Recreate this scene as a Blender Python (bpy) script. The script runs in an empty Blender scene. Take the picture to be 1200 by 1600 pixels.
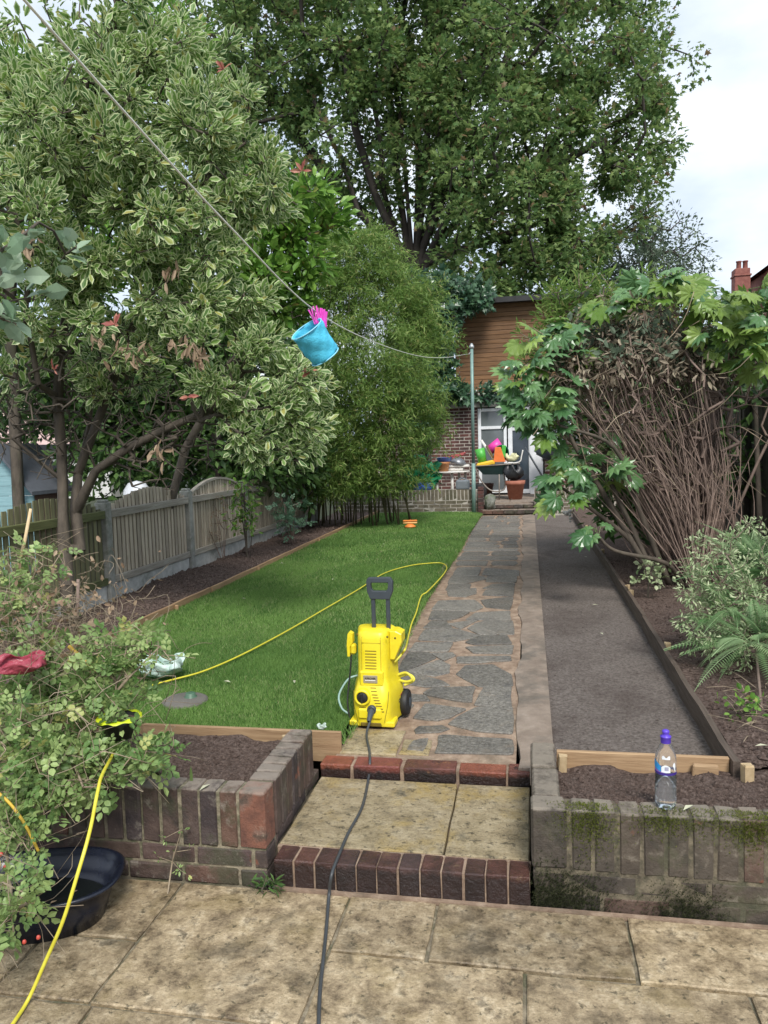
import bpy, bmesh, math, random
import numpy as np
from mathutils import Vector, Matrix, Euler
random.seed(7); rng = np.random.default_rng(7)
S = bpy.context.scene; COL = S.collection; PI = math.pi
# ------------------------------------------------------------------ camera
F_PX = 1200.0; CAM = np.array([0.0, 0.0, 1.6])
YAW, PITCH, ROLL = math.radians(10.774), math.radians(4.914), math.radians(1.719)
fw = np.array([-math.sin(YAW)*math.cos(PITCH), math.cos(YAW)*math.cos(PITCH), -math.sin(PITCH)])
rt0 = np.array([math.cos(YAW), math.sin(YAW), 0.0]); up0 = np.cross(rt0, fw)
rt = math.cos(ROLL)*rt0 - math.sin(ROLL)*up0; up = math.sin(ROLL)*rt0 + math.cos(ROLL)*up0
cd = bpy.data.cameras.new('camera'); cam = bpy.data.objects.new('camera', cd); COL.objects.link(cam)
cd.sensor_fit = 'HORIZONTAL'; cd.sensor_width = 36; cd.lens = 36.0; cd.clip_end = 2000; cd.clip_start = .05
cam.matrix_world = Matrix(((rt[0], up[0], -fw[0], 0), (rt[1], up[1], -fw[1], 0), (rt[2], up[2], -fw[2], 1.6), (0, 0, 0, 1)))
S.camera = cam
S.render.resolution_x = 768; S.render.resolution_y = 1024
# ------------------------------------------------------------------ world, sun, exposure
SUN_EL, SUN_AZ = math.radians(48), math.radians(160)      # azimuth clockwise from +Y (garden direction)
w = bpy.data.worlds.new("World"); S.world = w; w.use_nodes = True
nt = w.node_tree; nt.nodes.clear(); N = nt.nodes.new; L = nt.links.new
out = N('ShaderNodeOutputWorld'); bg = N('ShaderNodeBackground'); L(bg.outputs[0], out.inputs[0])
sky = N('ShaderNodeTexSky'); sky.sky_type = 'NISHITA'; sky.sun_disc = False
sky.sun_elevation = SUN_EL; sky.sun_rotation = SUN_AZ; sky.air_density = 1.0; sky.dust_density = 2.0
tc = N('ShaderNodeTexCoord'); mp = N('ShaderNodeMapping'); mp.inputs['Scale'].default_value = (1.6, 1.6, 3.4)
L(tc.outputs['Generated'], mp.inputs[0])
n1 = N('ShaderNodeTexNoise'); n1.inputs['Scale'].default_value = 1.5; n1.inputs['Detail'].default_value = 7; n1.inputs['Roughness'].default_value = .52
L(mp.outputs[0], n1.inputs['Vector'])
r1 = N('ShaderNodeValToRGB'); r1.color_ramp.elements[0].position = .38; r1.color_ramp.elements[0].color = (.40, .49, .61, 1)
r1.color_ramp.elements[1].position = .66; r1.color_ramp.elements[1].color = (.86, .90, .94, 1)
L(n1.outputs['Fac'], r1.inputs[0])
vm = N('ShaderNodeVectorMath'); vm.operation = 'SCALE'; vm.inputs['Scale'].default_value = 5.7; L(r1.outputs[0], vm.inputs[0])
mx = N('ShaderNodeMix'); mx.data_type = 'RGBA'; mx.inputs['Factor'].default_value = .9
L(sky.outputs[0], mx.inputs['A']); L(vm.outputs[0], mx.inputs['B'])
L(mx.outputs['Result'], bg.inputs[0]); bg.inputs[1].default_value = .1
sl = bpy.data.lights.new('sun', 'SUN'); sl.energy = 1.5; sl.angle = math.radians(18); sl.color = (1, .96, .9)
so = bpy.data.objects.new('sun', sl); COL.objects.link(so)
sd = Vector((math.sin(SUN_AZ)*math.cos(SUN_EL), math.cos(SUN_AZ)*math.cos(SUN_EL), math.sin(SUN_EL)))
so.rotation_euler = sd.to_track_quat('Z', 'Y').to_euler(); so.location = (4, -6, 12)
S.view_settings.view_transform = 'Standard'; S.view_settings.look = 'None'
S.view_settings.exposure = 1.34; S.view_settings.gamma = 1
S.render.engine = 'CYCLES'; S.cycles.max_bounces = 6; S.cycles.diffuse_bounces = 3; S.cycles.transparent_max_bounces = 8
S.cycles.glossy_bounces = 3; S.cycles.transmission_bounces = 6; S.cycles.use_denoising = True

# ------------------------------------------------------------------ placing helpers
def ray(px, py): return fw + rt*(px-600)/F_PX + up*(800-py)/F_PX
def at(px, py, d): return CAM + ray(px, py)*d                       # point at camera depth d
def on(px, py, z):                                                  # point on the level z
    d = ray(px, py); return CAM + d*(z-1.6)/d[2]
def onY(px, py, Y): d = ray(px, py); return CAM + d*Y/d[1]
def project(P):
    d = np.asarray(P)-CAM; z = d@fw
    return 600+F_PX*(d@rt)/z, 800-F_PX*(d@up)/z, z
# ------------------------------------------------------------------ materials
MATS = {}
def mat(name, stops, scale=8, detail=6, rough=(.8, .95), bump=(.3, 40), stains=(), objvar=.0, objramp=None, stretch=(1, 1, 1),
        metal=0, spec=.5, transl=0, coat=0, bdist=.01, local=False, sheen=0, distort=0, zdark=None, ztop=None, nrough=.65):
    m = bpy.data.materials.new(name); m.use_nodes = True; nt = m.node_tree; nt.nodes.clear(); N = nt.nodes.new; L = nt.links.new
    out = N('ShaderNodeOutputMaterial'); b = N('ShaderNodeBsdfPrincipled'); L(b.outputs[0], out.inputs[0])
    if local: g = N('ShaderNodeTexCoord'); src = g.outputs['Object']
    else: g = N('ShaderNodeNewGeometry'); src = g.outputs['Position']
    mp = N('ShaderNodeMapping'); mp.inputs['Scale'].default_value = stretch; L(src, mp.inputs[0])
    def noise(sc, det, rg=.6, dist=0):
        n = N('ShaderNodeTexNoise'); n.inputs['Scale'].default_value = sc; n.inputs['Detail'].default_value = det
        n.inputs['Roughness'].default_value = rg; n.inputs['Distortion'].default_value = dist; L(mp.outputs[0], n.inputs['Vector']); return n.outputs['Fac']
    def ramp(fac, st):
        r = N('ShaderNodeValToRGB'); e = r.color_ramp.elements
        while len(e) < len(st): e.new(.5)
        for k, (p, c) in enumerate(st): e[k].position = p; e[k].color = (*c[:3], 1)
        L(fac, r.inputs[0]); return r.outputs[0]
    def mix(f, a, b_, typ='MIX'):
        q = N('ShaderNodeMix'); q.data_type = 'RGBA'; q.blend_type = typ
        if isinstance(f, (int, float)): q.inputs['Factor'].default_value = f
        else: L(f, q.inputs['Factor'])
        for s, v in (('A', a), ('B', b_)):
            if isinstance(v, tuple): q.inputs[s].default_value = (*v[:3], 1)
            else: L(v, q.inputs[s])
        return q.outputs['Result']
    fac = noise(scale, detail, nrough, distort); col = ramp(fac, stops)
    oi = N('ShaderNodeObjectInfo')
    if objramp: col = mix(.72, col, ramp(oi.outputs['Random'], objramp)); col = mix(.5, col, ramp(fac, [(.3, (.3, .3, .3)), (.7, (.8, .8, .8))]), 'OVERLAY')
    for k, (c, sc, lo, hi, amt) in enumerate(stains):
        f = noise(sc, 5, .7, .3); mr = N('ShaderNodeMapRange'); mr.inputs['From Min'].default_value = lo; mr.inputs['From Max'].default_value = hi
        mr.inputs['To Max'].default_value = amt; L(f, mr.inputs['Value']); col = mix(mr.outputs[0], col, c)
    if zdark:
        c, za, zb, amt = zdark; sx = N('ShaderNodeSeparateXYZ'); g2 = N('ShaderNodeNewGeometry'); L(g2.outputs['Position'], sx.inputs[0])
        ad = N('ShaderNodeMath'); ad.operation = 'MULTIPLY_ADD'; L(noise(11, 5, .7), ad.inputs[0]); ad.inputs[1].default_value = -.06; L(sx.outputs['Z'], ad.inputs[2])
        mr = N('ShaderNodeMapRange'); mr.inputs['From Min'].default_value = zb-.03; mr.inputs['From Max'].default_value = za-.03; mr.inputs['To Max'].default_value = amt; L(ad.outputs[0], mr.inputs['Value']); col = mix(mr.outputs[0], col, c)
    if ztop:
        c, za, amt = ztop; sx = N('ShaderNodeSeparateXYZ'); g2 = N('ShaderNodeNewGeometry'); L(g2.outputs['Position'], sx.inputs[0])
        ad = N('ShaderNodeMath'); ad.operation = 'MULTIPLY_ADD'; L(noise(13, 6, .75), ad.inputs[0]); ad.inputs[1].default_value = .05; L(sx.outputs['Z'], ad.inputs[2])
        mr = N('ShaderNodeMapRange'); mr.inputs['From Min'].default_value = za+.020; mr.inputs['From Max'].default_value = za+.031; mr.inputs['To Max'].default_value = amt; L(ad.outputs[0], mr.inputs['Value']); col = mix(mr.outputs[0], col, c)
    if objvar:
        h = N('ShaderNodeHueSaturation'); mr = N('ShaderNodeMapRange'); mr.inputs['To Min'].default_value = 1-objvar; mr.inputs['To Max'].default_value = 1+objvar
        L(oi.outputs['Random'], mr.inputs['Value']); L(mr.outputs[0], h.inputs['Value']); L(col, h.inputs['Color']); col = h.outputs[0]
    L(col, b.inputs['Base Color'])
    mr = N('ShaderNodeMapRange'); mr.inputs['To Min'].default_value = rough[0]; mr.inputs['To Max'].default_value = rough[1]
    mr.inputs['From Min'].default_value = .35; mr.inputs['From Max'].default_value = .65
    L(noise(scale*.7, 3), mr.inputs['Value']); L(mr.outputs[0], b.inputs['Roughness'])
    b.inputs['Metallic'].default_value = metal; b.inputs['Specular IOR Level'].default_value = spec
    if coat: b.inputs['Coat Weight'].default_value = coat; b.inputs['Coat Roughness'].default_value = .15
    if bump and bump[0]:
        bp = N('ShaderNodeBump'); bp.inputs['Strength'].default_value = bump[0]; bp.inputs['Distance'].default_value = bdist
        L(noise(bump[1], 6, .7), bp.inputs['Height']); L(bp.outputs[0], b.inputs['Normal'])
    MATS[name] = m; return m
def leafmat(name, ca, cb, cc=None, rim=None, rough=.5, transl=.35, rimpos=.62, spec=.4):
    """per-leaf colour between ca and cb (a few cc), optional pale rim by the 'edge' attribute"""
    m = bpy.data.materials.new(name); m.use_nodes = True; nt = m.node_tree; nt.nodes.clear(); N = nt.nodes.new; L = nt.links.new
    out = N('ShaderNodeOutputMaterial'); b = N('ShaderNodeBsdfPrincipled'); t = N('ShaderNodeBsdfTranslucent'); ms = N('ShaderNodeMixShader')
    a = N('ShaderNodeAttribute'); a.attribute_name = 'rnd'; oi = N('ShaderNodeObjectInfo')
    ad = N('ShaderNodeMath'); ad.operation = 'ADD'; L(a.outputs['Fac'], ad.inputs[0]); L(oi.outputs['Random'], ad.inputs[1])
    fr = N('ShaderNodeMath'); fr.operation = 'FRACT'; L(ad.outputs[0], fr.inputs[0])
    r = N('ShaderNodeValToRGB'); e = r.color_ramp.elements; e[0].color = (*ca, 1); e[0].position = .05; e[1].color = (*cb, 1); e[1].position = .85
    if cc: x = e.new(.93); x.color = (*cb, 1); y = e.new(.97); y.color = (*cc, 1)
    L(fr.outputs[0], r.inputs[0]); col = r.outputs[0]
    if rim:
        ed = N('ShaderNodeAttribute'); ed.attribute_name = 'edge'; g = N('ShaderNodeNewGeometry'); n = N('ShaderNodeTexNoise'); n.inputs['Scale'].default_value = 60
        L(g.outputs['Position'], n.inputs['Vector']); s = N('ShaderNodeMath'); s.operation = 'MULTIPLY_ADD'; L(n.outputs['Fac'], s.inputs[0]); s.inputs[1].default_value = .5
        L(ed.outputs['Fac'], s.inputs[2]); mr = N('ShaderNodeMapRange'); mr.inputs['From Min'].default_value = rimpos+.2; mr.inputs['From Max'].default_value = rimpos+.32
        L(s.outputs[0], mr.inputs['Value']); q = N('ShaderNodeMix'); q.data_type = 'RGBA'; L(mr.outputs[0], q.inputs['Factor']); L(col, q.inputs['A']); q.inputs['B'].default_value = (*rim, 1); col = q.outputs['Result']
    L(col, b.inputs['Base Color']); b.inputs['Roughness'].default_value = rough; b.inputs['Specular IOR Level'].default_value = spec
    L(col, t.inputs[0]); ms.inputs[0].default_value = transl; L(b.outputs[0], ms.inputs[1]); L(t.outputs[0], ms.inputs[2]); L(ms.outputs[0], out.inputs[0])
    MATS[name] = m; return m
def plain(name, c, rough=.5, metal=0, spec=.5, coat=0, var=.12, bump=(.05, 60)):
    d = tuple(max(0, x*(1-var)) for x in c); u = tuple(min(1, x*(1+var)) for x in c)
    return mat(name, [(.3, d), (.7, u)], scale=9, rough=(max(.02, rough-.08), rough+.08), metal=metal, spec=spec, coat=coat, bump=bump)
# stone, brick, soil
MORT = mat('mortar', [(.3, (.10, .08, .055)), (.7, (.36, .31, .22))], 24, bump=(.5, 120), stains=[((.05, .06, .025), 7, .46, .6, .8)])
MORTD = mat('mortar_green', [(.3, (.045, .036, .025)), (.7, (.22, .185, .125))], 22, bump=(.5, 120), stains=[((.05, .055, .03), 5, .5, .6, .7), ((.03, .03, .02), 9, .55, .65, .6)])
MORTP = mat('path_mortar', [(.3, (.16, .105, .07)), (.52, (.29, .205, .145)), (.75, (.44, .34, .25))], 14, bump=(.5, 130), rough=(.6, .9), stains=[((.12, .10, .07), 3, .52, .66, .6)])
BRK = [(0, (.035, .026, .03)), (.25, (.055, .035, .032)), (.5, (.075, .045, .035)), (.72, (.05, .045, .042)), (.86, (.12, .06, .04)), (1, (.06, .04, .045))]
BRICKL = mat('planter_brick', [(.3, (.03, .028, .03)), (.5, (.075, .055, .045)), (.75, (.16, .13, .105))], 11, objramp=BRK, bump=(.6, 70), rough=(.55, .9),
             stains=[((.05, .055, .028), 5, .52, .64, .7), ((.26, .23, .19), 18, .57, .70, .55), ((.22, .075, .04), 6.5, .62, .68, .7), ((.02, .02, .018), 4, .55, .66, .6)], ztop=((.27, .23, .19), .345, .75))
BRICKR = mat('planter_brick_mossy', [(.3, (.035, .035, .03)), (.5, (.085, .075, .058)), (.75, (.17, .15, .12))], 10, objramp=[(0, (.045, .034, .027)), (.5, (.075, .055, .04)), (.75, (.05, .045, .038)), (1, (.11, .055, .038))], bump=(.7, 60), rough=(.6, .95),
             stains=[((.06, .062, .03), 5, .54, .64, .6), ((.24, .21, .165), 20, .59, .70, .5), ((.2, .07, .04), 6, .65, .71, .7), ((.022, .022, .015), 3.6, .54, .66, .75)], ztop=((.25, .215, .17), .345, .75))
BRICKORANGE = mat('orange_brick', [(.32, (.085, .04, .03)), (.52, (.20, .085, .055)), (.72, (.17, .12, .095))], 9, bump=(.6, 70), stains=[((.05, .04, .03), 9, .54, .64, .75), ((.4, .3, .22), 20, .6, .7, .5)], ztop=((.27, .23, .19), .345, .6))
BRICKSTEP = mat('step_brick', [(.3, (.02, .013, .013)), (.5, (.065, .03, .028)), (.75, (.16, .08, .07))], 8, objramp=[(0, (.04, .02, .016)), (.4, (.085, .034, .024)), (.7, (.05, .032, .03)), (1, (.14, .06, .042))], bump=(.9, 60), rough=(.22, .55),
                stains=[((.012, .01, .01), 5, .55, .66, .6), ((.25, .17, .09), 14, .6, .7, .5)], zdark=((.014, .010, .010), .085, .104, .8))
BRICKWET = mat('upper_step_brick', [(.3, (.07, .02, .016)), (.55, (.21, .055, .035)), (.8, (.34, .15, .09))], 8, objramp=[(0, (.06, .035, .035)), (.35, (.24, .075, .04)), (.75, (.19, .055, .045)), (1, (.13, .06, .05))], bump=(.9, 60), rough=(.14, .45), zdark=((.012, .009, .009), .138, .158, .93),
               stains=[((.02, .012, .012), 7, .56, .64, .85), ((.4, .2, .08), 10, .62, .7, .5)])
BRICKH = mat('house_brick', [(.3, (.07, .03, .025)), (.7, (.13, .06, .05))], 14, objramp=[(0, (.045, .03, .03)), (.3, (.085, .042, .036)), (.6, (.12, .045, .038)), (.85, (.06, .042, .04)), (1, (.16, .055, .045))], bump=(.3, 60), stains=[((.02, .02, .02), 1.6, .55, .66, .6)])
MORTH = mat('house_mortar', [(.3, (.34, .31, .27)), (.7, (.52, .48, .42))], 14, bump=(.3, 90), stains=[((.06, .055, .05), 1.6, .5, .62, .7)])
BRICKB = mat('garden_wall_brick', [(.3, (.10, .085, .06)), (.7, (.19, .16, .115))], 12, objramp=[(0, (.10, .085, .06)), (.5, (.14, .12, .085)), (1, (.17, .14, .11))], bump=(.3, 60), stains=[((.04, .045, .02), 3, .52, .64, .6)])
SLAB = mat('riven_paving', [(.36, (.085, .060, .035)), (.45, (.225, .170, .102)), (.54, (.37, .288, .180)), (.66, (.58, .485, .335))], 9, detail=15, nrough=.78, objvar=.2, bump=(.9, 38), bdist=.010, rough=(.22, .75),
           stains=[((.25, .19, .08), 2.6, .52, .66, .4), ((.06, .045, .028), 9, .57, .66, .65), ((.04, .035, .018), 30, .58, .65, .75), ((.05, .042, .028), 2.9, .52, .66, .62), ((.03, .024, .015), 75, .60, .68, .6)])
TREAD = mat('tread_paving', [(.32, (.15, .115, .062)), (.5, (.33, .265, .16)), (.75, (.52, .44, .30))], 9, detail=15, nrough=.78, objvar=.1, bump=(1, 45), bdist=.012, rough=(.4, .8),
            stains=[((.36, .25, .07), 3, .50, .64, .7), ((.09, .085, .06), 8, .58, .68, .6), ((.04, .034, .02), 34, .56, .64, .75), ((.04, .03, .02), 80, .58, .66, .6)])
FLAG = mat('slate_flagstone', [(.3, (.078, .070, .060)), (.5, (.155, .143, .125)), (.75, (.29, .27, .235))], 60, detail=10, objvar=.25, bump=(.5, 60), rough=(.35, .75),
           stains=[((.20, .16, .12), 5, .56, .70, .6), ((.045, .046, .05), 4, .54, .66, .5), ((.30, .29, .27), 70, .62, .7, .5)])
CONC = mat('concrete_strip', [(.3, (.17, .13, .10)), (.6, (.27, .215, .17)), (.8, (.36, .3, .25))], 9, detail=10, bump=(.5, 90), rough=(.7, .95), stains=[((.10, .09, .075), 2.3, .5, .64, .7), ((.08, .1, .05), 7, .66, .74, .5)])
CONCG = mat('grey_concrete', [(.3, (.32, .32, .30)), (.7, (.55, .55, .52))], 7, bump=(.25, 120), stains=[((.12, .13, .10), 3, .52, .66, .6)], objvar=.08)
POSTC = mat('concrete_post', [(.3, (.20, .20, .18)), (.7, (.38, .38, .35))], 8, bump=(.3, 100), stains=[((.09, .10, .06), 4, .5, .62, .6)], objvar=.1)
SOIL = mat('soil', [(.3, (.045, .030, .024)), (.5, (.12, .086, .072)), (.75, (.24, .185, .16))], 60, detail=12, bump=(1, 55), bdist=.02, rough=(.9, 1), stains=[((.13, .10, .09), 4, .56, .7, .3)], spec=.15)
SOILG = mat('grey_soil', [(.3, (.08, .065, .057)), (.5, (.155, .132, .118)), (.72, (.25, .22, .195))], 60, detail=12, bump=(1, 60), bdist=.015, rough=(.9, 1), stains=[((.075, .057, .05), 1.3, .50, .66, .6)], spec=.15)
SOILD = mat('far_bed_soil', [(.3, (.02, .014, .012)), (.8, (.075, .052, .042))], 40, detail=10, bump=(.8, 50), rough=(.9, 1), spec=.1)
LAWNB = mat('lawn_base', [(.3, (.03, .065, .012)), (.7, (.07, .14, .03))], 30, bump=(.5, 80), rough=(.9, 1), spec=.1)
EARTH = mat('far_ground', [(.3, (.02, .03, .012)), (.7, (.05, .06, .03))], .8, bump=(.2, 4), rough=(.9, 1))
# wood
def wood(name, a, b, axis, **k):
    st = {'x': (1.5, 22, 22), 'y': (22, 1.5, 22), 'z': (22, 22, 1.5)}[axis]
    return mat(name, [(.3, a), (.7, b)], 2.2, detail=8, stretch=st, bump=(.35, 6), objvar=k.pop('objvar', .12), rough=(.6, .9), distort=.6, **k)
TIMX = wood('new_timber_x', (.24, .145, .075), (.44, .30, .17), 'x', stains=[((.16, .15, .09), .25, .55, .7, .6)])
TIMY = wood('new_timber_y', (.26, .15, .08), (.44, .29, .16), 'y')
TIMDK = wood('wet_timber', (.055, .04, .03), (.12, .09, .07), 'y')
TIMEND = mat('sawn_timber', [(.3, (.42, .30, .16)), (.7, (.60, .46, .28))], 30, bump=(.3, 60), objvar=.15)
SLATW = wood('weathered_slat', (.30, .245, .18), (.56, .485, .385), 'z', objvar=.25)
RAILW = wood('weathered_rail', (.22, .19, .155), (.44, .41, .35), 'y', objvar=.1)
SLATG = wood('algae_slat', (.10, .10, .05), (.23, .22, .12), 'z', objvar=.2)
RAILG = wood('algae_rail', (.06, .07, .025), (.13, .14, .055), 'y')
SLATD = wood('dark_board', (.045, .038, .03), (.11, .095, .075), 'z', objvar=.2)
CLAD = wood('cedar_cladding', (.13, .065, .028), (.25, .135, .062), 'x', objvar=.2)
BARK = mat('grey_brown_bark', [(.3, (.045, .036, .028)), (.7, (.13, .105, .08))], 14, stretch=(1, 1, .35), bump=(.7, 30), stains=[((.05, .065, .03), 3, .55, .68, .5)])
BARKD = mat('dark_bark', [(.3, (.028, .022, .018)), (.7, (.075, .06, .05))], 3, stretch=(1, 1, .25), bump=(.8, 8))
BARKR = mat('brown_stem', [(.3, (.12, .085, .068)), (.7, (.30, .22, .18))], 12, stretch=(1, 1, .4), bump=(.4, 40), objvar=.15)
BARKP = mat('pale_twig', [(.3, (.20, .15, .10)), (.7, (.38, .31, .22))], 12, bump=(.3, 40))
CANE = mat('bamboo_cane', [(.3, (.06, .06, .025)), (.7, (.18, .15, .08))], 6, bump=(.2, 30))
GSTEM = plain('green_stem', (.11, .17, .05), .5)
# ------------------------------------------------------------------ object helpers
def tag(o, label=None, cat=None, group=None, kind=None):
    for k, v in (('label', label), ('category', cat), ('group', group), ('kind', kind)):
        if v: o[k] = v
    return o
def thing(name, label, cat, loc=(0, 0, 0), rz=0, group=None):
    o = bpy.data.objects.new(name, None); COL.objects.link(o); o.location = loc; o.rotation_euler = (0, 0, rz)
    o.empty_display_size = .05
    return tag(o, label, cat, group)
def link(name, me, m=None, parent=None, loc=None, rot=None, scale=None, local=False):
    o = bpy.data.objects.new(name, me); COL.objects.link(o)
    if m is not None and not me.materials: me.materials.append(m)
    if loc is not None: o.location = loc
    if rot is not None: o.rotation_euler = rot
    if scale is not None: o.scale = scale
    if parent is not None:
        o.parent = parent
        if not local:
            o.matrix_parent_inverse = Matrix.LocRotScale(parent.location, parent.rotation_euler, parent.scale).inverted()
    return o
class MB:
    def __init__(s): s.v = []; s.f = []; s.sm = []
    def add(s, vs, fs, smooth=False):
        b = len(s.v); s.v += [tuple(map(float, p)) for p in vs]; s.f += [tuple(b+i for i in f) for f in fs]; s.sm += [smooth]*len(fs); return s
    def box(s, lo, hi, M=None):
        x0, y0, z0 = lo; x1, y1, z1 = hi
        vs = [(x0, y0, z0), (x1, y0, z0), (x1, y1, z0), (x0, y1, z0), (x0, y0, z1), (x1, y0, z1), (x1, y1, z1), (x0, y1, z1)]
        if M is not None: vs = [M @ Vector(p) for p in vs]
        return s.add(vs, [(3, 2, 1, 0), (4, 5, 6, 7), (0, 1, 5, 4), (1, 2, 6, 5), (2, 3, 7, 6), (3, 0, 4, 7)])
    def cbox(s, lo, hi, c=.004, M=None, jit=0, seg=1):
        bm = bmesh.new(); bmesh.ops.create_cube(bm, size=1)
        sx, sy, sz = [hi[i]-lo[i] for i in range(3)]; cx, cy, cz = [(hi[i]+lo[i])/2 for i in range(3)]
        for q in bm.verts: q.co = Vector((q.co.x*sx, q.co.y*sy, q.co.z*sz))
        bmesh.ops.bevel(bm, geom=bm.edges[:], offset=min(c, sx*.3, sy*.3, sz*.3), segments=seg, affect='EDGES', profile=.6)
        for q in bm.verts:
            q.co += Vector((cx, cy, cz))
            if jit: q.co += Vector([random.uniform(-jit, jit) for _ in range(3)])
            if M is not None: q.co = M @ q.co
        vs = [q.co[:] for q in bm.verts]; fs = [tuple(x.index for x in f.verts) for f in bm.faces]; bm.free()
        return s.add(vs, fs)
    def tube(s, pts, r, n=8, cap=True):
        P = [Vector(p) for p in pts]; k = len(P); rr = r if hasattr(r, '__len__') else [r]*k
        t = (P[1]-P[0]).normalized(); u = t.orthogonal().normalized(); b = len(s.v); vs = []; fs = []
        for i in range(k):
            t2 = (P[min(i+1, k-1)]-P[max(i-1, 0)]).normalized() if k > 2 else t
            u = (u - t2*u.dot(t2)); u = u.normalized() if u.length > 1e-6 else t2.orthogonal().normalized(); v2 = t2.cross(u)
            for j in range(n): a = 2*PI*j/n; vs.append(P[i]+(u*math.cos(a)+v2*math.sin(a))*rr[i])
        for i in range(k-1):
            for j in range(n): fs.append((i*n+j, i*n+(j+1) % n, (i+1)*n+(j+1) % n, (i+1)*n+j))
        if cap: fs.append(tuple(range(n-1, -1, -1))); fs.append(tuple((k-1)*n+j for j in range(n)))
        return s.add(vs, fs, True)
    def lathe(s, prof, c=(0, 0, 0), n=24, M=None, capb=False, capt=False):
        vs = []; fs = []; k = len(prof)
        for (r, z) in prof:
            for j in range(n):
                a = 2*PI*j/n; p = Vector((r*math.cos(a), r*math.sin(a), z))
                if M is not None: p = M @ p
                vs.append(p+Vector(c))
        for i in range(k-1):
            for j in range(n): fs.append((i*n+j, i*n+(j+1) % n, (i+1)*n+(j+1) % n, (i+1)*n+j))
        if capb: fs.append(tuple(range(n-1, -1, -1)))
        if capt: fs.append(tuple((k-1)*n+j for j in range(n)))
        return s.add(vs, fs, True)
    def prism(s, poly, z0, z1, M=None, inset=0):
        n = len(poly); cx = sum(p[0] for p in poly)/n; cy = sum(p[1] for p in poly)/n
        def ins(p, d):
            v = Vector((p[0]-cx, p[1]-cy)); l = v.length; v *= (l-d)/l if l else 1; return (cx+v.x, cy+v.y)
        rings = [(0, z0), (0, z1-inset*.6), (inset, z1)] if inset else [(0, z0), (0, z1)]
        vs = []
        for d, z in rings: vs += [(*ins(p, d), z) for p in poly]
        if M is not None: vs = [M @ Vector(p) for p in vs]
        fs = [(i*n+j, i*n+(j+1) % n, (i+1)*n+(j+1) % n, (i+1)*n+j) for i in range(len(rings)-1) for j in range(n)]
        fs += [tuple(range(n-1, -1, -1)), tuple((len(rings)-1)*n+j for j in range(n))]
        return s.add(vs, fs)
    def mesh(s, name='mesh', m=None):
        me = bpy.data.meshes.new(name); me.from_pydata(s.v, [], s.f)
        me.polygons.foreach_set('use_smooth', s.sm); me.update()
        if m is not None: me.materials.append(m)
        return me
    def build(s, name, m, parent=None, local=False, **k): return link(name, s.mesh(name, m), None, parent, local=local, **k)
def tri_mesh(name, V, T, m, attrs=None, smooth=False):
    me = bpy.data.meshes.new(name); V = np.ascontiguousarray(V, dtype=np.float32); T = np.ascontiguousarray(T, dtype=np.int32)
    me.vertices.add(len(V)); me.vertices.foreach_set('co', V.ravel()); me.loops.add(T.size); me.loops.foreach_set('vertex_index', T.ravel())
    me.polygons.add(len(T)); me.polygons.foreach_set('loop_start', np.arange(0, T.size, 3, dtype=np.int32))
    me.polygons.foreach_set('use_smooth', np.full(len(T), smooth)); me.update(calc_edges=True)
    for k, a in (attrs or {}).items():
        x = me.attributes.new(k, 'FLOAT', 'POINT'); x.data.foreach_set('value', np.ascontiguousarray(a, dtype=np.float32))
    me.materials.append(m); return me
def catmull(P, n=8):
    P = [np.array(p, float) for p in P]; P = [2*P[0]-P[1]]+P+[2*P[-1]-P[-2]]; o = []
    for i in range(1, len(P)-2):
        for t in np.linspace(0, 1, n, endpoint=False):
            o.append(.5*((2*P[i])+(-P[i-1]+P[i+1])*t+(2*P[i-1]-5*P[i]+4*P[i+1]-P[i+2])*t*t+(-P[i-1]+3*P[i]-3*P[i+1]+P[i+2])*t**3))
    o.append(P[-2]); return o
# value noise for terrain
_NG = rng.random((256, 256))
def vnoise(x, y):
    xi = np.floor(x).astype(int); yi = np.floor(y).astype(int); fx = x-xi; fy = y-yi; fx = fx*fx*(3-2*fx); fy = fy*fy*(3-2*fy)
    g = lambda a, b: _NG[a % 256, b % 256]
    return (g(xi, yi)*(1-fx)+g(xi+1, yi)*fx)*(1-fy)+(g(xi, yi+1)*(1-fx)+g(xi+1, yi+1)*fx)*fy - .5
def fbm(x, y, o=4):
    s = 0; a = 1
    for i in range(o): s = s+a*vnoise(x*2**i+17*i, y*2**i+31*i); a *= .5
    return s
def terrain(name, x0, x1, y0, y1, res, hf, m, parent=None, mask=None):
    nx = max(2, int((x1-x0)/res)); ny = max(2, int((y1-y0)/res)); X, Y = np.meshgrid(np.linspace(x0, x1, nx+1), np.linspace(y0, y1, ny+1), indexing='ij')
    Z = hf(X, Y)+0*X; V = np.stack([X, Y, Z], -1).reshape(-1, 3)
    i, j = np.meshgrid(np.arange(nx), np.arange(ny), indexing='ij'); a = (i*(ny+1)+j).ravel(); b = a+ny+1
    T = np.concatenate([np.stack([a, b, b+1], 1), np.stack([a, b+1, a+1], 1)])
    me = tri_mesh(name, V, T, m, smooth=True); return link(name, me, None, parent)
def struct(o): o['kind'] = 'structure'; return o
def stuff(o, label=None, cat=None): o['kind'] = 'stuff'; return tag(o, label, cat)
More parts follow.
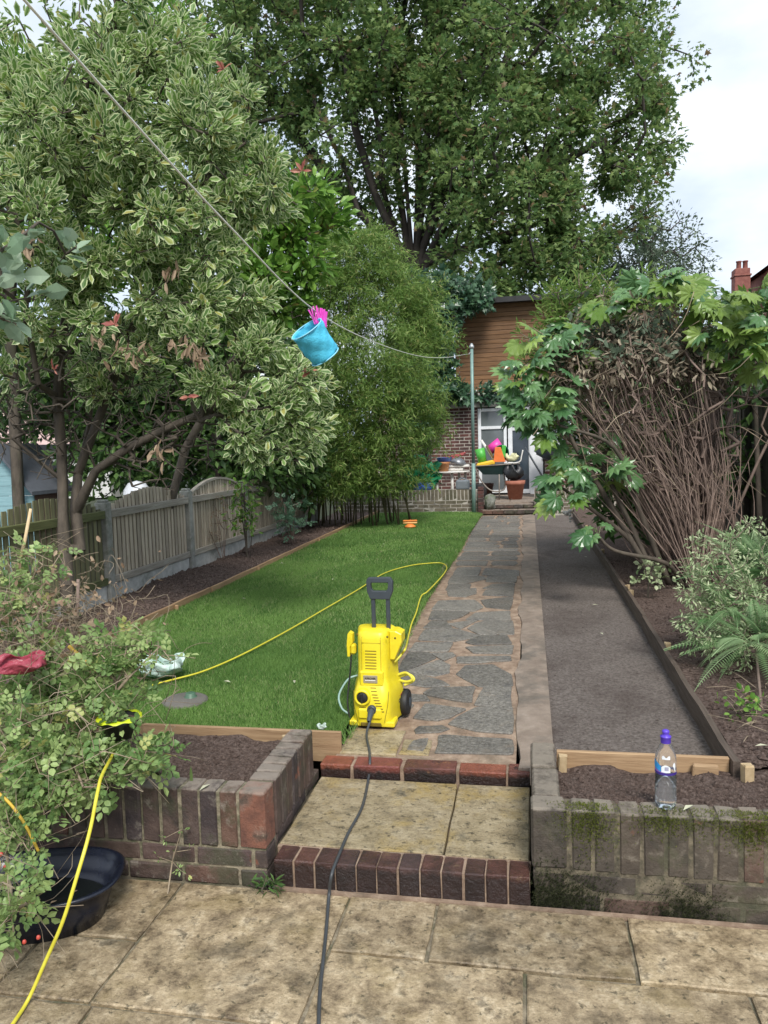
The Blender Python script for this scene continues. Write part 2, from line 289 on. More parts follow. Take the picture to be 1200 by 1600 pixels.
def clods(name, n, area, hf, size, m, label, parent=None):
    x0, x1, y0, y1 = area; x = rng.uniform(x0, x1, n); y = y0+(y1-y0)*rng.random(n)**1.5; s = size*np.exp(rng.normal(0, .5, n)); z = hf(x, y)+s*.2
    base = np.array([(1, 0, 0), (-1, 0, 0), (0, 1, 0), (0, -1, 0), (0, 0, .8), (0, 0, -.8)]); T = np.array([(0, 2, 4), (2, 1, 4), (1, 3, 4), (3, 0, 4), (2, 0, 5), (1, 2, 5), (3, 1, 5), (0, 3, 5)])
    V = (base[None]*(1+rng.uniform(-.35, .35, (n, 6, 3))))*s[:, None, None]
    a = rng.uniform(0, 2*PI, n); c, q = np.cos(a)[:, None], np.sin(a)[:, None]; V = np.stack([V[..., 0]*c-V[..., 1]*q, V[..., 0]*q+V[..., 1]*c, V[..., 2]], -1)+np.stack([x, y, z], -1)[:, None]
    TT = (T[None]+6*np.arange(n)[:, None, None]).reshape(-1, 3)
    return stuff(link(name, tri_mesh(name, V.reshape(-1, 3), TT, m), None, parent), label, name.split('_')[-1] if parent is None else None)

# ================================================================== GROUND
o = terrain('ground', -150, 150, -30, 260, 10, lambda x, y: -.06+0*x, EARTH); struct(o)
ZL = .215          # lawn soil level
# patio: bed + individual slabs
pb = MB(); pb.box((-4, -2, -.05), (3.6, 2.56, -.012)); patio = struct(pb.build('patio', MORT))
def slab(x0, x1, y0, y1, z, m, parent, thick=.03, gap=.006, name='paving_slab'):
    # ragged edge slab with riven bevel
    pts = []
    def edge(a, b, n):
        for i in range(n): t = i/n; pts.append((a[0]+(b[0]-a[0])*t+random.uniform(-.003, .003), a[1]+(b[1]-a[1])*t+random.uniform(-.003, .003)))
    x0 += gap; x1 -= gap; y0 += gap; y1 -= gap
    edge((x0, y0), (x1, y0), 5); edge((x1, y0), (x1, y1), 5); edge((x1, y1), (x0, y1), 5); edge((x0, y1), (x0, y0), 5)
    b = MB(); b.prism(pts, z-thick, z+random.uniform(-.002, .003), inset=.006); return b.build(name, m, parent)
for (a, b, c, d) in [(-1.29, -.65, 1.915, 2.55), (-1.62, -1.29, 2.205, 2.55), (-1.62, -1.29, 1.915, 2.205), (-2.25, -1.62, 1.93, 2.55), (-2.9, -2.25, 1.93, 2.55),
                     (-.65, -.335, 2.245, 2.55), (-.335, .30, 2.235, 2.55), (.30, .93, 2.23, 2.55), (.93, 1.55, 2.23, 2.55), (1.55, 2.4, 2.23, 2.55),
                     (-.65, -.03, 1.60, 2.24), (-.03, .60, 1.60, 2.23), (.60, 1.2, 1.60, 2.23), (1.2, 1.85, 1.60, 2.23), (1.85, 2.4, 1.6, 2.23),
                     (-1.6, -1.27, 1.32, 1.91), (-1.27, -.65, 1.30, 1.91), (-2.2, -1.6, 1.32, 1.925), (-2.85, -2.2, 1.3, 1.925)]:
    slab(a, b, c, d, 0, SLAB, patio)
for j in range(4):
    for i in range(8): slab(-2.9+i*.66, -2.24+i*.66, 1.3-(j+1)*.62, 1.3-j*.62, 0, SLAB, patio)
for i in range(6): slab(-.65+i*.5, -.15+i*.5, 1.31, 1.59, 0, SLAB, patio)
# thin pale mortar fillet at the foot of walls
o = MB().box((-.94, 2.545, -.01), (1.9, 2.562, .006)).build('mortar_fillet', MORTP, patio)

# ------------------------------------------------------------------ brick prototypes
BM = {}
def brick_mesh(sx, sy, sz, m, c=.006):
    k = (round(sx, 3), round(sy, 3), round(sz, 3), m.name)
    if k not in BM:
        BM[k] = []
        for _ in range(4):
            b = MB(); b.cbox((-sx/2, -sy/2, -sz/2), (sx/2, sy/2, sz/2), c, jit=min(.0022, c*.42)); BM[k].append(b.mesh('brick', m))
    return random.choice(BM[k])
def brick(parent, x, y, z, sx, sy, sz, m, jit=.0015, c=.005):
    return link('brick', brick_mesh(sx, sy, sz, m, c), None, parent, loc=(x+random.uniform(-jit, jit), y+random.uniform(-jit, jit), z+random.uniform(-jit, jit)),
                rot=(random.uniform(-.010, .010), random.uniform(-.010, .010), random.uniform(-.012, .012)))
# left planter wall
wl = thing('planter_wall', 'low brick planter wall left of the steps, with one orange brick at its corner', 'wall', (-1.5, 2.62, 0))
MB().box((-2.95, 2.578, -.04), (-.972, 2.672, .343)).box((-1.062, 2.672, -.04), (-.972, 3.205, .343)).build('mortar', MORT, wl)
x = -.965-.0375
for i in range(26):
    m = BRICKORANGE if i == 0 else BRICKL
    if i == 0: brick(wl, -.965-.05, 2.62, .35-.1075, .10, .1, .215, m); x = -.965-.10-.012-.033
    else: brick(wl, x, 2.62, .35-.1075, .065, .1, .215, m); x -= .077
for r, zc in ((0, .0925), (1, .0175)):
    x = -.965-(.108 if r else .05)
    brick(wl, -.965-(.054 if r else .026), 2.622, zc, (.104 if r else .05), .098, .065, BRICKL)
    xx = -.965-(.108 if r else .054)-.008
    for i in range(8): brick(wl, xx-.1075, 2.622, zc, .215, .098, .065, BRICKL); xx -= .225
for i in range(7):
    brick(wl, -.965-.0515, 2.675+.012+.0325+i*.0755, .35-.1075+.001, .103, .065, .215, BRICKL)
for i in range(3):
    brick(wl, -.965-.052, 2.69+.1+i*.2, .0925+.02, .1, .19, .05, BRICKL)
# right planter wall
wr = thing('planter_wall', 'low mossy brick planter wall right of the steps, carrying the water bottle', 'wall', (1, 2.62, 0))
MB().box((.003, 2.582, -.04), (2.9, 2.676, .343)).box((.003, 2.676, -.04), (.085, 3.19, .34)).build('mortar', MORTD, wr)
brick(wr, -.005+.055, 2.627, .35-.1075, .118, .104, .215, BRICKR, c=.008)
x = -.005+.118+.012+.033
for i in range(33): brick(wr, x, 2.627, .35-.1075, .066, .1, .215, BRICKR, c=.006); x += .0785
for r, zc in ((0, .0925), (1, .0175)):
    xx = -.005+(.0 if r else .118)
    if not r: brick(wr, .05, 2.629, zc, .108, .098, .065, BRICKR, c=.006)
    for i in range(12): brick(wr, xx+.1125+.005, 2.629, zc, .215, .098, .065, BRICKR, c=.006); xx += .225
for i in range(2): brick(wr, .042, 2.685+.12+i*.25, .35-.1075, .098, .235, .215, BRICKR, c=.009)
MB().cbox((-.012, 3.185, .14), (.1, 3.5, .19), .01, jit=.002).build('coping', CONC, wr)
# moss tufts on the right wall
def tufts(name, n, gen, size, m, parent, lab=None):
    P = np.array([gen() for _ in range(n)]); k = 5; T = []
    ang = rng.uniform(0, 2*PI, (n, k)); le = size*rng.uniform(.5, 1.3, (n, k)); th = rng.uniform(.2, 1.2, (n, k))
    d = np.stack([np.cos(ang)*np.sin(th), np.sin(ang)*np.sin(th)-.2, np.cos(th)], -1)
    w_ = np.stack([-np.sin(ang), np.cos(ang), 0*ang], -1)*size*.14
    a = P[:, None]-w_; b = P[:, None]+w_; c = P[:, None]+d*le[..., None]
    V = np.stack([a, b, c], 2).reshape(-1, 3); T = np.arange(len(V)).reshape(-1, 3)
    o = link(name, tri_mesh(name, V, T, m, {'rnd': np.repeat(rng.random(n*k), 3), 'edge': np.zeros(len(V))}), None, parent)
    o['kind'] = 'stuff'; return tag(o, lab, name if parent is None else None)
MOSS = leafmat('moss_green', (.05, .07, .008), (.19, .22, .03), rough=.9, transl=.2)
MC = [(.16, .34, .05, .05), (.42, .335, .05, .03), (.62, .335, .09, .035), (.78, .345, .10, .03), (.95, .34, .06, .03), (.2, .30, .04, .05), (.72, .31, .05, .035), (.86, .3, .03, .04)]
def gm():
    cx, cz, sx, sz = random.choice(MC); x = random.gauss(cx, sx); z = random.gauss(cz, sz)
    if z > .348: return (x, 2.578+random.random()*.06, .352)
    return (x, 2.574, z)
tufts('moss', 5200, gm, .0065, MOSS, wr)
MOSSD = leafmat('moss_dark', (.018, .022, .010), (.055, .065, .022), rough=.95, transl=.1)
def gm2():
    x = random.choice((abs(random.gauss(.0, .10)), random.gauss(.12, .07), random.gauss(.5, .06))); z = min(abs(random.gauss(0, .07)), .2)*(1 if x < .3 else .8)
    return (x, 2.573, z)
tufts('moss', 2600, gm2, .008, MOSSD, wr)
# ------------------------------------------------------------------ steps
st1 = thing('brick_step', 'lower garden step edged with a row of dark purple-brown bricks on edge', 'step', (-.48, 2.6, 0))
MB().box((-.935, 2.568, -.02), (-.016, 2.66, .101)).build('mortar', MORTP, st1); MB().box((-.935, 2.662, -.02), (-.016, 3.30, .073)).build('mortar_bed', MORTP, st1)
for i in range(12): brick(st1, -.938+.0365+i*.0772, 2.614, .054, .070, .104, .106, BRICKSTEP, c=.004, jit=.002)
for i, (a, b) in enumerate(((-.955, -.325), (-.325, -.012))): slab(a, b, 2.668, 3.268, .108, TREAD, st1, gap=.005)
MB().box((-.955, 2.66, .07), (-.012, 2.676, .1035)).build('pointing', MORTP, st1)
st2 = thing('brick_step', 'upper garden step of wet red bricks laid flat at the path end', 'step', (-.48, 3.32, .1))
MB().box((-.945, 3.28, .06), (-.016, 3.375, .158)).build('mortar', MORTP, st2)
for (a, b) in ((-.955, -.815), (-.800, -.585), (-.57, -.335), (-.322, -.118), (-.106, -.012)):
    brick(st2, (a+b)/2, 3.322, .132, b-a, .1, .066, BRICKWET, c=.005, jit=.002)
# ------------------------------------------------------------------ path
ZP = .165
def pathL(y): return -.905-.02*math.sin(y*1.1)-.05*max(0, min(1, (y-5)/8))
def pathR(y): return -.10-.012*math.sin(y*7)-.012*math.sin(y*3.1)-.05*max(0, min(1, (y-5)/10))
ys = [3.36+i*.2 for i in range(60)]; ys.append(15.3)
pm_ = MB(); vs = []; fs = []
for y in ys: vs += [(pathL(y)-.012, y, ZP), (-.075, y, ZP), (pathL(y)-.012, y, 0), (-.075, y, 0)]
for i in range(len(ys)-1): a = i*4; fs += [(a, a+1, a+5, a+4), (a, a+4, a+6, a+2)]
fs.append((0, 2, 3, 1)); pm_.add(vs, fs); path = struct(pm_.build('path', MORTP))
Z6 = [[(465,1500),(480,1410),(530,1405),(905,1430),(908,1515),(470,1505)],[(290,1490),(325,1440),(415,1425),(385,1500)],[(335,1370),(360,1350),(500,1345),(540,1365),(480,1385),(345,1390)],
[(540,1335),(600,1290),(705,1240),(910,1235),(912,1390),(700,1375)],[(330,1300),(400,1220),(640,1250),(540,1300),(470,1315)],[(695,1215),(750,1115),(908,1115),(908,1235),(700,1222)],
[(390,1155),(440,1125),(690,1118),(670,1205),(560,1195),(410,1165)],[(585,1040),(640,990),(800,985),(905,1040),(915,1105),(720,1110)],[(590,940),(900,935),(905,960),(700,975),(590,972)],
[(215,1020),(290,1025),(500,1080),(540,1105),(400,1115),(225,1085)],[(240,1010),(295,915),(420,915),(460,945),(290,1015)],[(430,918),(560,915),(580,930),(510,960)],
[(290,1020),(480,955),(545,985),(540,1030),(450,1050)],[(300,905),(340,855),(560,855),(530,905)],[(360,835),(400,775),(580,772),(735,815),(560,845)],[(640,850),(720,815),(880,810),(910,860),(700,865)],
[(640,880),(920,870),(910,920),(690,915)],[(250,1140),(300,1155),(400,1165),(425,1197),(310,1200),(240,1190)],[(690,740),(760,722),(915,722),(925,800),(840,800)],[(650,770),(700,745),(830,800),(800,812),(720,805)],
[(530,740),(640,725),(720,715),(610,770)],[(385,765),(430,725),(520,725),(560,765)],[(420,715),(440,665),(660,672),(600,705),(520,720)],[(640,715),(700,675),(900,665),(905,718)],
[(440,655),(480,605),(690,600),(740,640),(690,665)],[(730,600),(920,580),(900,655),(760,640)],[(540,575),(530,540),(700,530),(700,560),(640,580)],[(740,570),(760,540),(925,530),(920,575)],
[(520,540),(540,500),(670,505),(660,530)],[(740,530),(800,505),(930,500),(920,530)],[(535,500),(560,455),(740,460),(760,475),(620,505)],[(760,490),(770,460),(940,455),(935,495)],
[(565,450),(590,410),(730,405),(710,455)],[(740,450),(760,410),(955,425),(950,455)],[(230,1270),(300,1215),(330,1225),(290,1275),(235,1310)]]
def flag(poly, zt=.008):
    # round the corners of a polygon a little, then a worn-edged stone
    n = len(poly); pts = []; cx = sum(p[0] for p in poly)/n; cy = sum(p[1] for p in poly)/n; poly = [(cx+(p[0]-cx)*1.05, cy+(p[1]-cy)*1.08) for p in poly]
    for i in range(n):
        p0, p, p1 = poly[i-1], poly[i], poly[(i+1) % n]; q = .08
        pts.append(tuple(p[k]+(p0[k]-p[k])*q for k in (0, 1))); pts.append(tuple(p[k]*.96+(p0[k]+p1[k])*.02 for k in (0, 1))); pts.append(tuple(p[k]+(p1[k]-p[k])*q for k in (0, 1)))
        m = ((p[0]+p1[0])/2+random.uniform(-.006, .006), (p[1]+p1[1])/2+random.uniform(-.006, .006)); pts.append(m)
    if sum(pts[i-1][0]*pts[i][1]-pts[i][0]*pts[i-1][1] for i in range(len(pts))) < 0: pts.reverse()
    b = MB(); b.prism(pts, ZP-.02, ZP+zt+random.uniform(-.002, .003), inset=.005); return b.build('flagstone', FLAG, path)
for P in Z6: flag([tuple(on(560+x/3.81, 780+y/3.81, ZP+.006)[:2]) for x, y in P])
# plain slab at the start of the path, left, and the far half of the crazy paving
slab(-.9, -.62, 3.385, 3.70, ZP+.008, TREAD, path, thick=.02, name='flagstone'); slab(-.62, -.47, 3.41, 3.60, ZP+.006, TREAD, path, thick=.02, name='flagstone')
y = 8.95
while y < 15.1:
    h = random.uniform(.26, .42); xl, xr = pathL(y)+.015, pathR(y)-.012; k = random.choice((1, 2, 2, 2, 3)); cuts = sorted(random.uniform(.28, .72) if k == 2 else (random.uniform(.25, .4), random.uniform(.6, .75))[i] for i in range(k-1)) if k > 1 else []
    xs_ = [0]+cuts+[1]
    for a, b in zip(xs_[:-1], xs_[1:]):
        X0 = xl+(xr-xl)*a+.024; X1 = xl+(xr-xl)*b-.024; j = lambda: random.uniform(-.035, .035)
        flag([(X0+abs(j()), y+.026+abs(j())), (X1-abs(j()), y+.026+abs(j())), (X1+j()*.3, y+h*.5), (X1-abs(j()), y+h-.024-abs(j())), (X0+abs(j()), y+h-.024-abs(j())), (X0+j()*.3, y+h*.5)])
    y += h
# concrete strip: wavy broken left edge, straight right edge
sv = []; sf = []; yy = 3.30; k = 0
while yy < 15.25:
    e = pathR(yy)+.012+random.uniform(0, .012)
    sv += [(e, yy, ZP-.03), (e+.004, yy, ZP+.012), (.03, yy, ZP+.02+random.uniform(-.002, .002)), (.094, yy, ZP+.013), (.096, yy, 0.05)]; yy += .11; k += 1
for i in range(k-1):
    for j in range(4): a = i*5+j; sf.append((a, a+1, a+6, a+5))
sf.append((0, 1, 2, 3, 4)); o = MB().add(sv, sf, False).build('concrete_strip', CONC); struct(o)
# brick-coloured edging scraps left of path
MB().cbox((-1.01, 8.2, .1), (-.93, 8.9, .205), .02, jit=.006).cbox((-1.0, 6.2, .1), (-.935, 6.9, .18), .02, jit=.006).build('mortar_haunch', MORTP, path)
# ------------------------------------------------------------------ lawn
def lawnz(x, y): return ZL+.008*fbm(x*1.2, y*1.2, 3)-.03*np.clip((x+1.15)/.25, 0, 1)
o = terrain('lawn', -3.1, -.925, 3.42, 15.6, .06, lawnz, LAWNB); struct(o)
GRASS = leafmat('grass_green', (.08, .19, .04), (.23, .38, .10), cc=(.42, .44, .22), rough=.65, transl=.4)
def grass():
    parts = []
    for (n, y0, y1, hh, ww) in ((150000, 3.42, 5.6, .021, .0030), (110000, 5.6, 9, .024, .005), (80000, 9, 15.55, .026, .010)):
        x = rng.uniform(-3.08, -.93, n); y = rng.uniform(y0, y1, n); parts.append((x, y, np.full(n, hh), np.full(n, ww)))
    n = 3500; y = rng.uniform(3.45, 15.3, n); x = np.array([pathL(v) for v in y])+rng.normal(0, .013, n); parts.append((x, y, np.full(n, .03), np.full(n, .006)))
    x, y, h, ww = [np.concatenate([p[i] for p in parts]) for i in range(4)]; n = len(x)
    keep = ((x+1.9)**2/.016+(y-3.89)**2/.014) > 1; x, y, h, ww = x[keep], y[keep], h[keep], ww[keep]; n = len(x)
    pat = fbm(x*2.2, y*1.3, 4); h = h*rng.uniform(.5, 1.35, n)*(1+.5*pat); z = lawnz(x, y)
    a = rng.uniform(0, 2*PI, n); b = rng.uniform(0, 2*PI, n); le = rng.uniform(.15, .9, n)*h
    c = np.cos(a)*ww/2; s = np.sin(a)*ww/2
    V = np.stack([np.stack([x-c, y-s, z], -1), np.stack([x+c, y+s, z], -1), np.stack([x+np.cos(b)*le, y+np.sin(b)*le, z+h], -1)], 1).reshape(-1, 3)
    r = np.clip(.45+1.3*pat+rng.normal(0, .22, n), 0, .93); r = np.where(rng.random(n) < .035, .97, r)
    me = tri_mesh('grass', V, np.arange(3*n).reshape(-1, 3), GRASS, {'rnd': np.repeat(r, 3), 'edge': np.zeros(3*n)})
    stuff(link('grass', me), 'short bright green lawn grass between the fence bed and the stone path', 'grass')
grass()
# ------------------------------------------------------------------ soil
zpl = lambda x, y: .325-.10*np.clip((y-2.68)/.6, 0, 1)+.03*fbm(x*7, y*7, 5)
o = terrain('soil_bed', -3.0, -1.06, 2.66, 3.39, .012, zpl, SOIL); struct(o)
clods('soil_crumbs', 7000, (-2.4, -1.06, 2.68, 3.38), zpl, .004, SOIL, 'loose dark crumbs of soil in the planter left of the steps')
zpr = lambda x, y: .335-.13*np.clip((y-2.68)/.55, 0, 1)+.03*fbm(x*7+5, y*7, 5)
o = terrain('soil_bed', .085, 2.9, 2.67, 3.33, .012, zpr, SOIL); struct(o)
clods('soil_crumbs', 9000, (.09, 1.6, 2.66, 3.26), zpr, .004, SOIL, 'loose dark crumbs of soil in the planter behind the water bottle')
zbl = lambda x, y: .245+.045*fbm(x*3, y*3, 5)-.02*np.clip((-3.6-x)/.3, 0, 1)
o = terrain('soil_bed', -4.0, -3.11, 3.4, 15.6, .035, zbl, SOIL); struct(o)
clods('soil_crumbs', 9000, (-3.95, -3.13, 5, 13), zbl, .009, SOIL, 'dark crumbled soil in the long bed along the left fence')
o = terrain('soil_bed', -4.0, -3.0, 2.6, 3.4, .1, lambda x, y: .22+0*x, SOIL); struct(o)
zg = lambda x, y: ZP-.004+.008*fbm(x*4, y*2.5, 5)
o = terrain('grey_soil_strip', .095, .845, 3.31, 15.2, .03, zg, SOILG); struct(o)
clods('grit_crumbs', 9000, (.1, .83, 3.34, 9), zg, .0026, SOILG, 'fine grey crumbs on the levelled strip right of the path')
zbr = lambda x, y: .235+.05*fbm(x*2.5, y*2.5, 5)+.02*np.clip((x-1.4)/1, 0, 1)
o = terrain('soil_bed', .85, 3.2, 3.3, 16, .045, zbr, SOIL); MB().box((.85, 3.29, .0), (3.2, 3.34, .21)).build('soil_edge', SOIL, o); struct(o)
clods('soil_crumbs', 10000, (.87, 2.5, 3.3, 9), zbr, .007, SOIL, 'dark crumbled soil in the shaded bed right of the long board')
# ------------------------------------------------------------------ edging boards and pegs
def board(lo, hi, m, label, group=None):
    b = MB(); b.cbox(lo, hi, .003, jit=.0015); return tag(b.build('edging_board', m), label, 'board', group)
board((-2.75, 3.395, .12), (-.885, 3.418, .268), TIMX, 'pale timber edging board at the near end of the lawn behind the left planter')
board((.10, 3.285, .14), (.80, 3.31, .268), TIMX, 'pale timber edging board behind the water bottle, closing the grey strip')
def long_board(P0, P1, z0, z1, t, m, label):
    P0 = Vector((*P0, 0)); P1 = Vector((*P1, 0)); d = P1-P0; M = Matrix.Translation(P0) @ Matrix.Rotation(math.atan2(d.y, d.x), 4, 'Z')
    b = MB(); n = 12; vs = []
    for i in range(n+1):
        x = d.length*i/n; q = random.uniform(-.004, .004); r = random.uniform(-.003, .003)
        vs += [M @ Vector((x, -t/2+q, z0)), M @ Vector((x, t/2+q, z0)), M @ Vector((x, t/2+q, z1+r)), M @ Vector((x, -t/2+q, z1+r))]
    fs = [(i*4+j, i*4+(j+1) % 4, i*4+4+(j+1) % 4, i*4+4+j) for i in range(n) for j in range(4)]+[(3, 2, 1, 0), tuple(n*4+j for j in range(4))]
    b.add(vs, fs); return tag(b.build('edging_board', m), label, 'board')
long_board((.815, 3.24), (.835, 5.95), .1, .272, .028, TIMDK, 'nearest dark wet board of the long edging right of the grey strip')
long_board((.838, 5.97), (.83, 9.6), .1, .272, .028, TIMDK, 'middle dark wet board of the long edging right of the grey strip')
long_board((.828, 9.62), (.80, 14.7), .1, .272, .028, TIMDK, 'farthest dark wet board of the long edging right of the grey strip')
long_board((-3.10, 4.4), (-3.10, 7.0), .12, .268, .026, TIMY, 'nearest timber board between the lawn and the left fence bed')
long_board((-3.085, 7.02), (-3.10, 10.6), .12, .268, .026, TIMY, 'middle timber board between the lawn and the left fence bed')
long_board((-3.10, 10.62), (-3.10, 15.55), .12, .268, .026, TIMY, 'farthest timber board between the lawn and the left fence bed')
def peg(x, y, z1, s, label, rz=0, m=TIMEND, group=None, sy=None):
    b = MB(); b.cbox((-s/2, -(sy or s)/2, -.2), (s/2, (sy or s)/2, 0), .003, jit=.003)
    o = b.build('timber_peg', m); o.location = (x, y, z1); o.rotation_euler = (random.uniform(-.05, .05), random.uniform(-.05, .05), rz); return tag(o, label, 'peg', group)
peg(.125, 3.262, .262, .036, 'square timber peg at the left end of the board behind the bottle')
peg(.70, 3.258, .245, .10, 'flat timber peg against the board just right of the bottle', m=TIMX, sy=.03)
peg(.845, 3.19, .285, .04, 'pale upright timber peg at the corner where the two right boards meet', .2)
peg(-1.13, 3.34, .262, .04, 'rough timber peg in the planter soil beside the left wall end', .5)
for i, (y, lab) in enumerate(((5.1, 'pale peg top behind the nearest dark board, second from the front corner'), (6.9, 'pale peg top behind the middle dark board near its front end'), (7.15, 'small peg top just beyond the join of the dark boards'), (9.5, 'pale peg top far along the dark boards'), (12.2, 'farthest pale peg top along the dark boards'))):
    peg(.862, y, .285, .032, lab, random.random())
for y, lab in ((8.3, 'pale peg in the middle of the left lawn edging'), (10.9, 'pale peg farther along the left lawn edging'), (6.2, 'nearest peg on the left lawn edging')):
    peg(-3.065, y, .262, .03, lab, random.random(), TIMY)
# ================================================================== LEFT FENCE
FX = -3.95; PY = [4.80, 6.60, 8.39, 10.2, 12.0, 13.8]
post_lab = {6.60: 'nearest grey concrete fence post in view, just right of the grey tree trunks', 8.39: 'second concrete fence post, between two arched panels', 10.2: 'third concrete fence post, half hidden by the climbing sapling', 12.0: 'fourth concrete fence post behind the small rose bush', 13.8: 'last slim post of the left fence beside the bamboo', 4.80: 'concrete fence post at the near end of the mossy fence panel'}
for y in PY:
    b = MB(); b.cbox((-.06, -.05, 0), (.06, .05, 1.10), .008, jit=.001); b.cbox((-.045, -.035, 1.099), (.045, .035, 1.125), .01)
    o = b.build('concrete_post', POSTC); o.location = (FX, y, .05); tag(o, post_lab[y], 'fence post', 'concrete posts of the left fence')
plab = ['green-stained arched fence panel behind the grey tree trunks', 'grey arched fence panel between the first and second visible posts', 'pale grey arched fence panel with a curved cap, left of the climbing sapling', 'grey fence panel between the climbing sapling and the small rose bush', 'farthest straight fence panel beside the bamboo']
for i in range(5):
    y0, y1 = PY[i]+.055, PY[i+1]-.055; green = i == 0; SM, RM = (SLATG, RAILG) if green else (SLATW, RAILW)
    g = MB(); ym = (y0+y1)/2
    g.cbox((FX-.025, y0, .10), (FX+.025, ym-.004, .365), .004).cbox((FX-.025, ym+.001, .10), (FX+.025, y1, .365), .004)
    tag(g.build('gravel_board', CONCG), 'pale concrete gravel board under the '+plab[i].split(' behind')[0].split(' between')[0].split(' with')[0].split(' beside')[0]+(', left of the first post', ', right of the first post', ', right of the second post', ' by the sapling', ' by the bamboo')[i], 'gravel board', 'gravel boards of the left fence')
    t = thing('fence_panel', plab[i], 'fence', (FX, ym, .365), group='panels of the left fence')
    n = 22 if i < 4 else 24; arch = .17 if i < 4 else 0; base = 1.075 if i < 4 else 1.36
    for k in range(n):
        u = (k+.5)/n; yc = y0+(y1-y0)*u; h = base+arch*math.sin(PI*u)**.8
        b = MB(); ww = .0275; off = 0
        lean = random.uniform(-.002, .002)
        b.box((FX+off+.002, yc-ww, .37), (FX+off+.012, yc+ww-.003, h+random.uniform(-.006, .006)))
        b.build('slat', SM, t)
        b = MB(); b.box((FX-.024, yc+ww-.022, .37), (FX-.012, yc+ww+.032, h-.012)); b.build('slat', SLATD, t)  # darker back slats put the shade of the gaps into their colour
    MB().cbox((FX+.018, y0, .372), (FX+.045, y1, .44), .004, jit=.002).build('rail', RM, t)
    zr = 1.0 if i < 4 else 1.29
    MB().cbox((FX+.018, y0, zr), (FX+.055, y1, zr+.075), .004, jit=.002).build('rail', RM, t)
    if i == 2:
        pts = [(FX+.005, y0+(y1-y0)*u, base+arch*math.sin(PI*u)**.8+.008) for u in np.linspace(0, 1, 15)]
        vs = []; 
        for p in pts: vs += [(p[0]-.025, p[1], p[2]-.014), (p[0]+.025, p[1], p[2]-.014), (p[0]+.025, p[1], p[2]+.014), (p[0]-.025, p[1], p[2]+.014)]
        fs = [(a*4+j, a*4+(j+1) % 4, a*4+4+(j+1) % 4, a*4+4+j) for a in range(14) for j in range(4)]
        MB().add(vs, fs).build('cap_rail', RM, t)
# right fence (dark, behind the shrubs)
rf_lab = ['nearest dark boarded fence panel at the right edge behind the fern', 'second dark boarded fence panel behind the bare brown stems', 'third dark boarded fence panel on the right, behind the brown thicket', 'fourth dark fence panel on the right beyond the thicket', 'farthest dark fence panel on the right, by the end wall', 'dark fence panel on the right beside the terrace']
for i in range(6):
    y0 = 3.6+i*2.1; t = thing('fence_panel', rf_lab[i], 'fence', (2.6, y0+1.05, .2), group='dark panels of the right fence')
    for k in range(17):
        yc = y0+.03+k*.122; MB().box((2.6-(.012 if k % 2 else 0), yc-.065, .2), (2.615-(.012 if k % 2 else 0), yc+.065, 2.06+random.uniform(-.006, .006))).build('slat', SLATD, t)
    MB().cbox((2.56, y0-.02, 2.0), (2.587, y0+2.08, 2.1), .004).build('rail', SLATD, t)
    MB().cbox((2.53, y0-.06, .1), (2.60, y0+.0, 2.16), .006).build('post', SLATD, t)

# ================================================================== BACK WALL, STEPS, TERRACE
for (xa, xb, lab, px_) in ((-4.05, -1.02, 'low buff brick garden wall at the end of the lawn, left of the far steps', 1), (.10, 3.0, 'low buff brick garden wall right of the far steps, behind the big leaves', 0)):
    t = thing('garden_wall', lab, 'wall', ((xa+xb)/2, 15.65, .1)); MB().box((xa, 15.612, .1), (xb, 15.80, .662)).build('mortar', MORTH, t)
    x = xa+.0375
    while x < xb-.02: brick(t, x, 15.66, .67-.1075, .065, .1, .215, BRICKB, c=.004); x += .0765
    for r in range(4):
        x = xa+(.0 if r % 2 else -.11)
        while x < xb-.05:
            a = max(x, xa); b_ = min(x+.215, xb)
            if b_-a > .03: brick(t, (a+b_)/2, 15.66, .67-.215-.01-.0325-r*.075, b_-a, .1, .065, BRICKB, c=.004)
            x += .225
t = thing('wall_pier', 'short red brick pier beside the metal pole and the far steps', 'wall', (-.96, 15.6, .1))
MB().box((-1.015, 15.51, .1), (-.915, 15.79, .60)).build('mortar', MORTH, t)
for r in range(7): brick(t, -.965, 15.60, .235+r*.075, .112, .20, .065, BRICKH, c=.004)
t = thing('garden_steps', 'two dark brick and slab steps up to the far terrace', 'step', (-.4, 15.4, .1))
for (y0, z1, x0, x1) in ((15.28, .262, -.93, .12), (15.60, .352, -.90, .08)):
    n = 5; w_ = (x1-x0)/n
    MB().box((x0+.01, y0+.06, .05), (x1-.01, y0+.5, z1-.012)).build('mortar', MORTD, t)
    for k in range(n): brick(t, x0+w_*(k+.5), y0+.05, z1-.035, w_-.01, .1, .07, BRICKL, c=.004)
    for k in range(3): slab(x0+(x1-x0)*k/3, x0+(x1-x0)*(k+1)/3, y0+.1, y0+.36, z1, CONC, t, thick=.03)
tr = struct(MB().box((-4.05, 15.80, .0), (3.1, 18.25, .355)).build('terrace', CONC))
for j in range(4):
    for i in range(12): slab(-4.0+i*.6, -3.4+i*.6, 15.82+j*.6, 16.42+j*.6, .375, CONC, tr, thick=.03)

